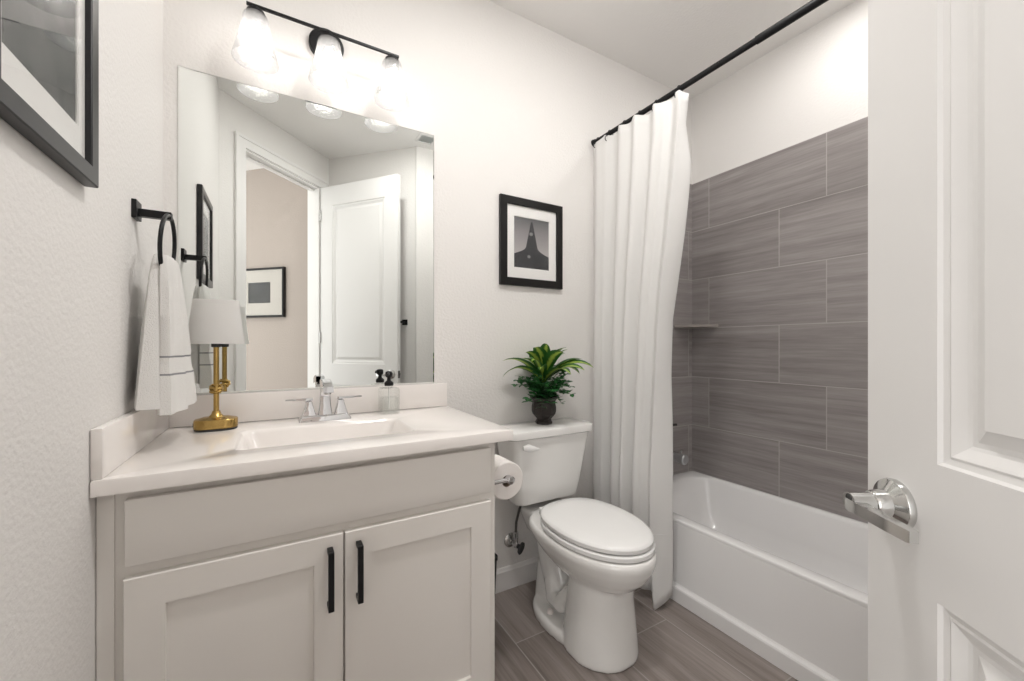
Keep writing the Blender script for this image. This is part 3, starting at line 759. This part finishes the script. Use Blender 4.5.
b = BM(); add_lathe(b, [(0.013, 0.0), (0.0135, 0.006), (0.011, 0.014), (0.005, 0.018)], (TX+0.100, -0.300, 0.043), 18)
obj('bolt_cap', b, 'capw', to)
b = BM()
sy_ = [(-0.004, 0.411), (0, 0.414), (0, 0.427), (-0.004, 0.431)]
loft(b, [egg(1.402, 0.181+i, -0.700-i, -0.215, z, ym=-0.44) for i, z in sy_])
obj('seat_ring', b, 'seat', to)
b = BM()
loft(b, [egg(1.404, 0.177+i, -0.692-i, -0.205+j, z, ym=-0.44) for i, j, z in ((-0.006, -0.004, 0.434), (0, 0, 0.437), (0.001, 0, 0.450), (-0.003, -0.003, 0.456), (-0.012, -0.010, 0.460), (-0.06, -0.06, 0.4635), (-0.12, -0.12, 0.465))])
obj('seat_lid', b, 'seat', to)
b = BM()
b.free()
for s in (-1, 1):
    b = BM(); add_box(b, 1.402+s*0.075-0.02, 1.402+s*0.075+0.02, -0.215, -0.185, 0.409, 0.438, 0.006, 2)
    obj('seat_hinge', b, 'seat', to)

# ---------------------------------------------------------------- water supply valve
wv = thing('supply_valve', 'chrome water supply valve on the wall below the toilet tank', 'valve', (1.272, 0, 0.22))
b = BM(); add_lathe(b, [(0.034, 0), (0.034, -0.003), (0.026, -0.008), (0.010, -0.012)], (1.272, -0.0005, 0.225), 24, axis='Y'); add_cyl(b, (1.272, -0.008, 0.225), (1.272, -0.05, 0.225), 0.008, None, 12)
obj('escutcheon', b, 'nickel', wv)
b = BM(); add_cyl(b, (1.272, -0.036, 0.225), (1.272, -0.072, 0.225), 0.012, 0.011, 14); add_cyl(b, (1.272, -0.05, 0.215), (1.272, -0.05, 0.285), 0.012, 0.010, 14); add_box(b, 1.262, 1.282, -0.060, -0.040, 0.25, 0.283, 0.003, 1)
obj('valve_body', b, 'chrome', wv)
b = BM(); rings = []
for y, rx, rz in ((-0.070, 0.006, 0.006), (-0.075, 0.013, 0.024), (-0.086, 0.014, 0.026), (-0.090, 0.008, 0.016)):
    rings.append([(1.282 + rx*math.cos(a) + 0.4*rz*math.sin(a), y, 0.217 + rz*math.sin(a)) for a in [2*PI*i/16 for i in range(16)]])
loft(b, rings); obj('valve_handle', b, 'rubber', wv, label='dark oval valve handle')
b = BM(); add_tube(b, [(1.272, -0.05, 0.283), (1.274, -0.052, 0.33), (1.282, -0.065, 0.39), (1.29, -0.085, 0.441)], 0.006, 10)
obj('supply_hose', b, 'hose', wv)

# ---------------------------------------------------------------- toilet paper
TPX, TPZ = 0.984, 0.700
ph_ = thing('paper_holder', 'chrome toilet paper holder on the right side of the vanity', 'paper holder', (0.901, -0.51, TPZ))
b = BM(); add_lathe(b, [(0.022, 0.0), (0.022, 0.006), (0.014, 0.012)], (0.9005, -0.500, TPZ+0.004), 20, axis='X'); obj('mount', b, 'chrome', ph_)
b = BM(); add_cyl(b, (0.910, -0.500, TPZ+0.004), (TPX-0.004, -0.500, TPZ+0.004), 0.0075, None, 14); add_lathe(b, [(0.010, -0.012), (0.0135, -0.010), (0.0135, 0.010), (0.010, 0.014)], (TPX-0.002, -0.500, TPZ+0.004), 18, axis='Y')
add_cyl(b, (TPX-0.002, -0.492, TPZ+0.004), (TPX-0.002, -0.345, TPZ+0.004), 0.0075, None, 14)
obj('post', b, 'chrome', ph_)
tp = thing('toilet_paper_roll', 'white toilet paper roll on the chrome holder beside the vanity', 'toilet paper', (TPX, -0.42, TPZ-0.012))
b = BM()
pr = [(0.020, -0.365), (0.060, -0.365), (0.0635, -0.368), (0.0635, -0.476), (0.060, -0.479), (0.020, -0.479), (0.020, -0.365)]
add_lathe(b, pr, (TPX, 0, TPZ-0.0072), 40, axis='Y', caps=(False, False)); bmesh.ops.remove_doubles(b, verts=b.verts[:], dist=1e-6)
rl = obj('paper_roll', b, 'paper', tp)
b = BM(); add_lathe(b, [(0.0197, -0.366), (0.0197, -0.478), (0.0187, -0.478), (0.0187, -0.366), (0.0197, -0.366)], (TPX, 0, TPZ-0.0072), 28, axis='Y', caps=(False, False)); bmesh.ops.remove_doubles(b, verts=b.verts[:], dist=1e-6)
obj('core', b, 'card', tp, label='brown cardboard core')

# ---------------------------------------------------------------- waste bin behind the vanity
wb = thing('waste_bin', 'small black waste bin on the floor between the vanity and the toilet', 'bin', (0.990, -0.165, 0))
b = BM()
BNX, BNY = 0.990, -0.165
q = lambda hx, hy, z: rrect(BNX, BNY, hx, hy, 0.02, z)
loft(b, [q(0.066, 0.080, 0.001), q(0.070, 0.084, 0.006), q(0.079, 0.095, 0.308), q(0.075, 0.091, 0.308), q(0.067, 0.081, 0.010)])
obj('bin_body', b, 'bin', wb)
b = BM(); q2 = lambda i, z: rrect(BNX, BNY, 0.082-i, 0.098-i, 0.022, z)
loft(b, [q2(0, 0.302), q2(0, 0.314), q2(0.006, 0.314), q2(0.006, 0.309), q2(0, 0.302)], True, False, False); bmesh.ops.remove_doubles(b, verts=b.verts[:], dist=1e-6)
obj('rim', b, 'bin', wb)

# ---------------------------------------------------------------- potted plant
PX, PY, PZ = 1.392, -0.105, 0.7848
pl = thing('potted_plant', 'variegated green plant in a dark bronze urn pot on the toilet tank', 'plant', (PX, PY, PZ))
b = BM()
prf = [(0.036, 0.0), (0.040, 0.003), (0.040, 0.014), (0.035, 0.018), (0.033, 0.022), (0.040, 0.030), (0.054, 0.046), (0.058, 0.060), (0.058, 0.080), (0.054, 0.100), (0.055, 0.108), (0.066, 0.122), (0.067, 0.126), (0.060, 0.126), (0.052, 0.112), (0.050, 0.105)]
add_lathe(b, prf, (PX, PY, PZ), sides=8)
obj('pot', b, 'pot', pl, ang=20)
b = BM(); add_lathe(b, [(0.053, 0.104), (0.050, 0.112), (0.02, 0.118), (0.003, 0.119)], (PX, PY, PZ), 16); obj('soil', b, 'soil', pl)
def add_leaf(bm, lay, base, az, length, width, lift, droop, roll=0.0, n=10, fold=0.25):
    """blade growing from base towards azimuth az, rising then drooping"""
    base = Vector(base); d = Vector((math.cos(az), math.sin(az), 0)); side = Vector((-math.sin(az), math.cos(az), 0))
    pos = base.copy(); el = lift; L3 = []
    step = length/n
    for i in range(n+1):
        f = i/n
        w = width*(math.sin(PI*min(1, f*0.93+0.05))**0.8)*(1-0.25*f) if i < n else 0.0008
        dirv = d*math.cos(el) + Vector((0, 0, 1))*math.sin(el)
        nrm = (-d*math.sin(el) + Vector((0, 0, 1))*math.cos(el))
        sd = (side*math.cos(roll) + nrm*math.sin(roll))
        L3.append((pos + sd*w + nrm*w*fold, pos.copy(), pos - sd*w + nrm*w*fold))
        pos = pos + dirv*step; el -= droop/n*(0.5+1.1*f)
    vs = [[bm.verts.new(p) for p in t] for t in L3]
    for i in range(n):
        for k in (0, 1):
            f = bm.faces.new((vs[i][k], vs[i][k+1], vs[i+1][k+1], vs[i+1][k]))
            us = (0.5*k, 0.5*k+0.5)
            for lp, q in zip(f.loops, ((us[0], i/n), (us[1], i/n), (us[1], (i+1)/n), (us[0], (i+1)/n))): lp[lay].uv = q
rnd = random.Random(11)
b = BM(); lay = b.loops.layers.uv.new('UVMap')
c0 = Vector((PX, PY, PZ+0.212))
specs = []
for i in range(30):
    az = i*2.399 + rnd.uniform(-0.2, 0.2)
    f = i/30
    ln = rnd.uniform(0.185, 0.255)*(1.0 - 0.08*f); lift = 0.6 + 0.75*f + rnd.uniform(-0.15, 0.15)
    # keep blades from pushing through the wall behind the tank
    if math.sin(az) > 0.3: ln *= 0.62; lift += 0.25
    specs.append((az, ln, lift))
for az, ln, lift in specs:
    add_leaf(b, lay, c0 + Vector((0.012*math.cos(az), 0.012*math.sin(az), rnd.uniform(-0.02, 0.03))), az, ln, rnd.uniform(0.026, 0.037), lift, rnd.uniform(1.1, 1.9), rnd.uniform(-0.5, 0.5))
obj('long_leaves', b, 'leaf', pl, ang=80, recalc=False, label='long yellow-green striped leaves')
b = BM(); lay = b.loops.layers.uv.new('UVMap')
stems = BM()
for i in range(40):
    az = i*2.399 + 0.7; rr_ = rnd.uniform(0.085, 0.145)*(0.55 if math.sin(az) > 0.4 else 1)
    zt = rnd.uniform(0.085, 0.255); 
    p0 = Vector((PX, PY, PZ+0.112)); p2 = Vector((PX + rr_*math.cos(az), PY + rr_*math.sin(az), PZ + zt)); p1 = (p0+p2)/2 + Vector((0, 0, 0.05))
    pts = [(p0*(1-t)**2 + p1*2*t*(1-t) + p2*t*t) for t in [k/8 for k in range(9)]]
    add_tube(stems, pts, 0.0012, 5)
    for k in range(2, 9):
        for s in (-1, 1):
            a2 = az + s*rnd.uniform(0.6, 1.5)
            add_leaf(b, lay, pts[k], a2, rnd.uniform(0.022, 0.036), rnd.uniform(0.009, 0.014), rnd.uniform(-0.2, 0.7), rnd.uniform(0.2, 1.0), rnd.uniform(-0.5, 0.5), n=4, fold=0.15)
fol = obj('small_leaves', b, 'ivy', pl, ang=80, recalc=False, label='small dark green leaflets')
obj('stems', stems, simple('stem_green', (0.03, 0.09, 0.02), 0.5), fol)

# ---------------------------------------------------------------- shower rod, rings and curtain
RA, RB = Vector((1.792, -0.001, 2.243)), Vector((1.852, -1.519, 2.281))
rod = thing('curtain_rod', 'black tension shower curtain rod crossing below the ceiling', 'curtain rod', tuple(RA))
def rp(y): return RA + (RB-RA)*((RA.y-y)/(RA.y-RB.y))
b = BM(); add_cyl(b, rp(-0.012), rp(-0.86), 0.0120, None, 20); obj('inner_tube', b, 'black', rod)
b = BM(); add_cyl(b, rp(-0.84), rp(-1.507), 0.0145, None, 20); obj('outer_tube', b, 'black', rod)
for y0, y1 in ((-0.001, -0.018), (-1.519, -1.502)):
    b = BM(); add_cyl(b, rp(y0), rp(y1), 0.020, 0.016, 24); obj('end_cap', b, 'black', rod)

# curtain: plan curve per height; (z, y of the last crest, y of the free edge)
KEY = [(2.235, -0.560, -0.556), (2.10, -0.556, -0.540), (1.93, -0.540, -0.566), (1.80, -0.525, -0.558), (1.636, -0.507, -0.538), (1.433, -0.482, -0.506), (1.264, -0.466, -0.478),
       (1.027, -0.456, -0.471), (0.77, -0.443, -0.480), (0.563, -0.436, -0.482), (0.309, -0.438, -0.482), (0.045, -0.462, -0.480), (0.0, -0.468, -0.480)]
def key(z):
    for (za, a, e), (zb, a2, e2) in zip(KEY[:-1], KEY[1:]):
        if za >= z >= zb:
            t = (za-z)/(za-zb); return a+(a2-a)*t, e+(e2-e)*t
    return KEY[0][1:] if z > KEY[0][0] else KEY[-1][1:]
NC = 150; NF = 52
KNOT = [(0.0, 0.010), (0.10, -0.026), (0.19, -0.016), (0.30, 0.022), (0.41, -0.030), (0.50, -0.008), (0.56, -0.032), (0.66, 0.024), (0.76, -0.024), (0.83, -0.012), (0.90, 0.014), (1.0, -0.022)]
def fold(q, f):
    q = min(1, max(0, q + 0.015*math.sin(6*q + 2.2*f)*math.sin(PI*q)))
    for (a, va), (c, vc) in zip(KNOT[:-1], KNOT[1:]):
        if q <= c:
            t = (q-a)/(c-a); t = t*t*(3-2*t)
            return va + (vc-va)*t
    return KNOT[-1][1]
def curtain_pt(s, z):
    """s in 0..1 across the cloth"""
    yc, ye = key(z)
    f = 1 - z/2.24
    xr = rp(-0.3).x - 0.012
    amp = 0.024 + 0.022*f
    fl = 0.88
    if s < fl:
        q = s/fl
        y = -0.006 + (yc + 0.006)*q
        x = xr - 0.012 + fold(q, f)*(0.66 + 0.45*f) - 0.035*f*q
    else:
        t = (s-fl)/(1-fl)
        x0 = xr - 0.012 + fold(1.0, f)*(0.66 + 0.45*f) - 0.035*f
        x = x0 + (0.066 + 0.034*f)*t
        y = yc + (ye-yc)*t - 0.006*math.sin(PI*t)
    return x, y
b = BM()
def ztop(s): return rp(-0.55*s).z - 0.010 - 0.020*s - 0.013*abs(math.sin(PI*6*s))
def zbot(s):
    if s < 0.78: return 0.050
    if s < 0.88: return 0.050 - 0.044*(s-0.78)/0.10
    return 0.006 + 0.042*(s-0.88)/0.12
th = 0.0012
front = []
for k in range(NF+1):
    row = []
    for i in range(NC+1):
        s = i/NC; f = k/NF
        z = ztop(s)*(1-f) + zbot(s)*f
        x, y = curtain_pt(s, z)
        row.append(b.verts.new((x, y, z)))
    front.append(row)
for k in range(NF):
    for i in range(NC):
        b.faces.new((front[k][i], front[k][i+1], front[k+1][i+1], front[k+1][i]))
sc = obj('shower_curtain', b, 'curtain', loc=(1.79, -0.28, 0.03), ang=38, recalc=False)
so_ = sc.modifiers.new('thickness', 'SOLIDIFY'); so_.thickness = 0.002; so_.offset = 0
tag(sc, 'white cotton shower curtain gathered at the left end of the black rod', 'shower curtain')
b = BM()
for zc_ in (0.32,):
    rows = []
    for i in range(NC+1):
        s = i/NC; x, y = curtain_pt(s, zc_)
        rows.append((x-0.001, y-0.0005, zc_))
    add_tube(b, rows, 0.0011, 5)
obj('hem_seam', b, 'curtain', sc)
# rings
ORD = ['nearest the wall', 'second from the wall', 'third from the wall', 'fourth from the wall', 'fifth from the wall', 'at the free edge of the cloth']
ring0 = None
for k, s in enumerate((0.05, 0.20, 0.38, 0.55, 0.72, 0.93)):
    y = -0.012 - 0.552*s; c = rp(y)
    lab = 'black curtain ring on the shower rod, ' + ORD[k]
    if ring0 is None:
        ring0 = thing('curtain_ring', lab, 'curtain ring', (0, 0, 0), group='curtain rings on the shower rod')
        b = BM()
        pts = [(0.017*math.sin(t) , 0.0, 0.017*math.cos(t)-0.004) for t in [2*PI*i/22 for i in range(22)]]
        add_tube(b, pts, 0.0022, 8, closed=True); obj('ring_loop', b, 'black', ring0, local=True)
        b = BM(); add_tube(b, [(-0.004, 0, -0.020), (-0.018, -0.001, -0.020), (-0.034, -0.002, -0.026), (-0.040, -0.003, -0.038), (-0.037, -0.003, -0.048), (-0.030, -0.003, -0.050)], 0.0021, 8)
        obj('hook', b, 'black', ring0, local=True)
        ring0.location = c
    else:
        dup(ring0, c, lab)

# ---------------------------------------------------------------- bathtub
tb = thing('bathtub', 'white alcove bathtub with a flat apron below the grey tile', 'bathtub', (2.24, -0.76, 0))
b = BM()
TX0, TX1, TY0, TY1, RZ = 1.900, 2.613, -1.52, -0.008, 0.350
cx, cy, hx, hy = (TX0+TX1)/2, (TY0+TY1)/2, (TX1-TX0)/2, (TY1-TY0)/2
icx = (TX0+0.064 + TX1-0.036)/2; ihx = (TX1-0.036 - TX0-0.064)/2; icy = (TY1-0.075 + TY0+0.06)/2; ihy = (TY1-0.075-TY0-0.06)/2
rings = [rrect(cx, cy, hx-0.002, hy, 0.004, RZ-0.015, 8), rrect(cx, cy, hx-0.0005, hy, 0.005, RZ-0.0145, 8), rrect(cx, cy, hx, hy, 0.006, RZ-0.006, 8), rrect(cx, cy, hx-0.002, hy-0.002, 0.006, RZ-0.0015, 8), rrect(cx, cy, hx-0.006, hy-0.005, 0.008, RZ, 8),
         rrect(icx, icy, ihx+0.008, ihy+0.008, 0.14, RZ, 8), rrect(icx, icy, ihx, ihy, 0.135, RZ-0.004, 8), rrect(icx, icy, ihx-0.006, ihy-0.008, 0.13, RZ-0.018, 8),
         rrect(icx, icy, ihx-0.028, ihy-0.05, 0.12, 0.17, 8), rrect(icx, icy, ihx-0.045, ihy-0.085, 0.11, 0.09, 8), rrect(icx, icy, ihx-0.085, ihy-0.13, 0.09, 0.062, 8), rrect(icx, icy, 0.05, 0.2, 0.04, 0.055, 8)]
loft(b, rings, True, False, True)
shell = obj('tub_shell', b, 'tub', tb, ang=50)
b = BM()
prof = [(1.925, RZ-0.015), (1.903, RZ-0.0155), (1.9005, RZ-0.020), (1.878, 0.074), (1.874, 0.068), (1.862, 0.064), (1.859, 0.058), (1.858, 0.0005), (1.925, 0.0005)]
loft(b, [[(x, y, z) for x, z in prof] for y in (-0.0015, -1.519)])
obj('apron', b, 'tub', tb, smooth=False)
b = BM(); add_lathe(b, [(0.030, 0), (0.030, -0.004), (0.02, -0.008), (0.004, -0.009)], (2.24, TY1-0.112, 0.235), 24, axis='Y')
obj('overflow_plate', b, 'chrome', shell, label='chrome overflow plate')

spx = 2.338
ts = thing('tub_spout', 'chrome tub spout on the tiled end wall beside the curtain edge', 'tub spout', (spx, -0.008, 0.495))
b = BM(); add_lathe(b, [(0.030, -0.0085), (0.030, -0.012), (0.025, -0.014), (0.025, -0.10), (0.028, -0.145), (0.030, -0.150), (0.030, -0.160), (0.024, -0.166), (0.004, -0.168)], (spx, 0, 0.492), 28, axis='Y')
obj('spout_body', b, 'spout', ts)
b = BM(); add_lathe(b, [(0.005, 0.028), (0.005, 0.040), (0.008, 0.044), (0.008, 0.050), (0.003, 0.053)], (spx, -0.135, 0.492), 14)
obj('diverter', b, 'chrome', ts)
tvx = 2.315
tv = thing('shower_valve', 'dark round shower valve trim on the tile above the tub spout, mostly behind the curtain', 'shower valve', (tvx, -0.008, 0.68))
b = BM(); add_lathe(b, [(0.062, -0.0085), (0.062, -0.012), (0.052, -0.018), (0.022, -0.022), (0.022, -0.050), (0.018, -0.054), (0.003, -0.055)], (tvx, 0, 0.675), 32, axis='Y')
obj('valve_plate', b, 'nickel', tv)
b = BM(); add_tube(b, [(tvx, -0.045, 0.675), (tvx+0.03, -0.06, 0.675), (tvx+0.066, -0.07, 0.675)], [0.009, 0.008, 0.007], 12)
obj('valve_lever', b, 'rubber', tv)
# corner shelf
b = BM()
zsh = 1.262
pts = [(XR-0.001, -0.009)] + [(XR-0.176, -0.009), (XR-0.176, -0.014)] + [(XR-0.006, -0.186), (XR-0.001, -0.186)]
loft(b, [[(x, y, zsh) for x, y in pts], [(x, y, zsh+0.016) for x, y in pts]])
cs = obj('corner_shelf', b, 'shelf', loc=(XR-0.06, -0.06, zsh), smooth=False)
tag(cs, 'triangular grey stone corner shelf in the tiled tub corner', 'shelf')

# ---------------------------------------------------------------- the open door
DW, DH, DT = 0.760, 2.430, 0.035
LD = Vector((1.093, -1.404, 0)); dd = Vector((0.6202, 0.7845, 0))
hinge = LD - dd*DW
dr = thing('door_1', 'open white two-panel door at the right edge of the photo', 'door', (hinge.x, hinge.y, 0.012), math.atan2(dd.y, dd.x), kind='structure')
st = 0.117; PAN = [(0.24, 0.833-0.012), (1.004-0.012, 2.285-0.012)]
PROF = [(0.0, 0.0), (0.003, -0.0045), (0.010, -0.006), (0.013, -0.0045), (0.016, -0.006), (0.026, -0.0115), (0.030, -0.0130), (0.036, -0.0130), (0.052, -0.0068), (0.0525, -0.0045)]
b = BM()
def face_side(bm, y0, sgn):
    V = lambda x, z, d=0: bm.verts.new((x, y0 + sgn*d, z))
    xs = [0, st, DW-st, DW]; zs = [0, PAN[0][0], PAN[0][1], PAN[1][0], PAN[1][1], DH]
    grid = [[V(x, z) for x in xs] for z in zs]
    for r in range(5):
        for c in range(3):
            if c == 1 and r in (1, 3): continue
            bm.faces.new((grid[r][c], grid[r][c+1], grid[r+1][c+1], grid[r+1][c]))
    for (z0, z1) in PAN:
        rings = [[(st+i, y0+sgn*d, z0+i), (DW-st-i, y0+sgn*d, z0+i), (DW-st-i, y0+sgn*d, z1-i), (st+i, y0+sgn*d, z1-i)] for i, d in PROF]
        loft(bm, rings, True, False, True)
face_side(b, 0.0, 1); face_side(b, -DT, -1)
e = [[(0, 0, 0), (DW, 0, 0), (DW, 0, DH), (0, 0, DH)], [(0, -DT, 0), (DW, -DT, 0), (DW, -DT, DH), (0, -DT, DH)]]
loft(b, e, True, False, False)
bmesh.ops.remove_doubles(b, verts=b.verts[:], dist=1e-5)
slab_o = obj('door_slab', b, 'door', dr, smooth=False, local=True)
LX, LZ = DW-0.054, 0.930-0.012
for sgn, y0 in ((1, 0.0), (-1, -DT)):
    b = BM(); Yp = lambda d: y0 + sgn*d
    add_lathe(b, [(0.0345, Yp(0.0)), (0.035, Yp(0.004)), (0.0335, Yp(0.008)), (0.031, Yp(0.0095)), (0.024, Yp(0.013)), (0.0195, Yp(0.016)), (0.0180, Yp(0.028)), (0.0165, Yp(0.032)), (0.0135, Yp(0.034))], (LX, 0, LZ), 36, axis='Y')
    ro = obj('door_rose', b, 'nickel', dr, local=True, label='round satin nickel rose' if sgn > 0 else None)
    b = BM()
    add_cyl(b, (LX, Yp(0.032), LZ), (LX, Yp(0.0600), LZ), 0.0150, 0.0135, 28)
    rings = []
    for xo, hh, d0, d1 in ((0.010, 0.0060, 0.047, 0.0600), (0.004, 0.0082, 0.046, 0.0612), (-0.03, 0.0080, 0.046, 0.0610), (-0.060, 0.0077, 0.046, 0.0600), (-0.095, 0.0075, 0.046, 0.058), (-0.099, 0.0070, 0.047, 0.057)):
        rings.append([(LX+xo, Yp(d0), LZ-0.0035-hh), (LX+xo, Yp(d1), LZ-0.0035-hh), (LX+xo, Yp(d1), LZ-0.0035+hh), (LX+xo, Yp(d0), LZ-0.0035+hh)])
    loft(b, rings)
    lv = obj('door_lever', b, 'nickel', ro, local=True, ang=30)
    if sgn > 0:
        b = BM(); add_cyl(b, (LX, Yp(0.0595), LZ+0.006), (LX, Yp(0.0606), LZ+0.006), 0.0058, None, 16); obj('privacy_button', b, 'rubber', ro, local=True)
b = BM(); add_box(b, DW, DW+0.0015, -DT+0.006, -0.006, LZ-0.028, LZ+0.028)
lp_ = obj('latch_plate', b, 'hose', dr, smooth=False, local=True)
b = BM(); add_box(b, DW+0.0015, DW+0.010, -DT+0.012, -0.012, LZ-0.008, LZ+0.008, 0.002, 1); obj('latch_bolt', b, 'hose', lp_, local=True)
for hz in (0.25, 1.2, 2.2):
    b = BM(); add_cyl(b, (-0.004, 0.006, hz-0.045), (-0.004, 0.006, hz+0.045), 0.006, None, 12); obj('hinge', b, 'nickel', dr, local=True)

# ---------------------------------------------------------------- towel bar behind the door (mirror only)
tbp = lambda s, d, z: tuple(CORNER + dv*s + dn*(-d) + Vector((0, 0, z)))
s1 = 0.715; zb = 1.336
t0 = thing('towel_bar', 'black towel bar on the wall behind the open door, seen in the mirror', 'towel bar', tbp(s1-0.3, 0, zb))
def dbox(bm, sa, sb, da, db, za, zb_):
    loft(bm, [[tbp(sa, da, z), tbp(sb, da, z), tbp(sb, db, z), tbp(sa, db, z)] for z in (za, zb_)])
b = BM(); dbox(b, s1-0.014, s1+0.030, 0.0, 0.008, zb-0.022, zb+0.022); dbox(b, s1-0.0, s1+0.016, 0.008, 0.068, zb-0.008, zb+0.008); obj('post', b, 'black', t0, smooth=False)
b = BM(); dbox(b, s1-0.474, s1-0.430, 0.0, 0.008, zb-0.022, zb+0.022); dbox(b, s1-0.460, s1-0.444, 0.008, 0.068, zb-0.008, zb+0.008); obj('post', b, 'black', t0, smooth=False)
b = BM(); dbox(b, s1-0.46, s1+0.016, 0.052, 0.068, zb-0.007, zb+0.007); obj('bar', b, 'black', t0, smooth=False)

# ---------------------------------------------------------------- ceiling vent (mirror only)
vn = thing('ceiling_vent', 'grey louvred air vent in the ceiling, seen at the top corner of the mirror', 'vent', (1.305, -1.365, CEIL))
vx0, vx1, vy0, vy1 = 1.235, 1.375, -1.44, -1.29
b = BM()
ro = lambda i, z: [(vx0+i, vy0+i, z), (vx1-i, vy0+i, z), (vx1-i, vy1-i, z), (vx0+i, vy1-i, z)]
loft(b, [ro(0, CEIL), ro(0, CEIL-0.004), ro(0.016, CEIL-0.008), ro(0.020, CEIL-0.008), ro(0.020, CEIL)], True, False, False)
obj('vent_frame', b, 'trim', vn, smooth=False)
b = BM()
for k in range(7):
    y = vy0+0.026 + k*(vy1-vy0-0.052)/6
    loft(b, [[(x, y-0.007, CEIL-0.002), (x, y-0.006, CEIL-0.001), (x, y+0.008, CEIL-0.007), (x, y+0.007, CEIL-0.008)] for x in (vx0+0.02, vx1-0.02)])
obj('louvres', b, 'vent', vn, smooth=False)

# ---------------------------------------------------------------- unseen ceiling lamps added as fill light
hl = CORNER - dv*0.55 - dn*0.65  # hall fill: added out of view to brighten from the doorway
hfill = thing('hall_fill_light', 'added flush round fill light in the hallway outside the bathroom', 'added fill light', (hl.x, hl.y, CEIL))
b = BM(); add_lathe(b, [(0.17, 0), (0.175, -0.004), (0.175, -0.022), (0.165, -0.026), (0.160, -0.022)], (hl.x, hl.y, CEIL), 40, caps=(True, False)); obj('trim_ring', b, 'trim', hfill)
b = BM(); add_lathe(b, [(0.160, -0.022), (0.15, -0.034), (0.10, -0.044), (0.01, -0.048)], (hl.x, hl.y, CEIL), 40, caps=(True, True)); obj('diffuser', b, 'hallfill', hfill)

rlx, rly = 0.88, -0.92  # out-of-view downlight, added to even out the room brightness
rfill = thing('fill_downlight', 'added recessed fill downlight in the middle of the bathroom ceiling', 'added fill light', (rlx, rly, CEIL))
b = BM(); add_lathe(b, [(0.115, 0), (0.115, -0.004), (0.098, -0.007), (0.091, -0.003), (0.091, -0.0005)], (rlx, rly, CEIL), 36, caps=(False, False)); obj('trim_ring', b, 'trim', rfill)
b = BM(); add_lathe(b, [(0.0905, -0.0006), (0.0905, -0.003), (0.06, -0.006), (0.004, -0.007)], (rlx, rly, CEIL), 36); obj('lens', b, 'roomfill', rfill)
slx, sly = 2.22, -0.95  # added fill for tub and tile, no fixture seen here
sfill = thing('fill_downlight', 'added recessed fill downlight in the ceiling over the bathtub', 'added fill light', (slx, sly, CEIL))
b = BM(); add_lathe(b, [(0.095, 0), (0.095, -0.004), (0.080, -0.007), (0.075, -0.003), (0.075, -0.0005)], (slx, sly, CEIL), 36, caps=(False, False)); obj('trim_ring', b, 'trim', sfill)
b = BM(); add_lathe(b, [(0.0745, -0.0006), (0.0745, -0.003), (0.05, -0.005), (0.004, -0.006)], (slx, sly, CEIL), 36); obj('lens', b, 'showerfill', sfill)

glx, gly = 1.46, -0.92  # invented globe, hung out of view to lift ceiling brightness
gfill = thing('fill_globe', 'added semi-flush opal globe fill light on the bathroom ceiling', 'added fill light', (glx, gly, CEIL))
b = BM(); add_lathe(b, [(0.070, 0), (0.072, -0.003), (0.070, -0.014), (0.03, -0.022), (0.016, -0.026), (0.016, -0.070)], (glx, gly, CEIL), 36); obj('canopy', b, 'nickel', gfill)
b = BM(); add_lathe(b, [(0.035, -0.070), (0.075, -0.082), (0.110, -0.115), (0.122, -0.160), (0.114, -0.205), (0.088, -0.242), (0.05, -0.262), (0.006, -0.268)], (glx, gly, CEIL), 40); obj('globe', b, 'globe', gfill)
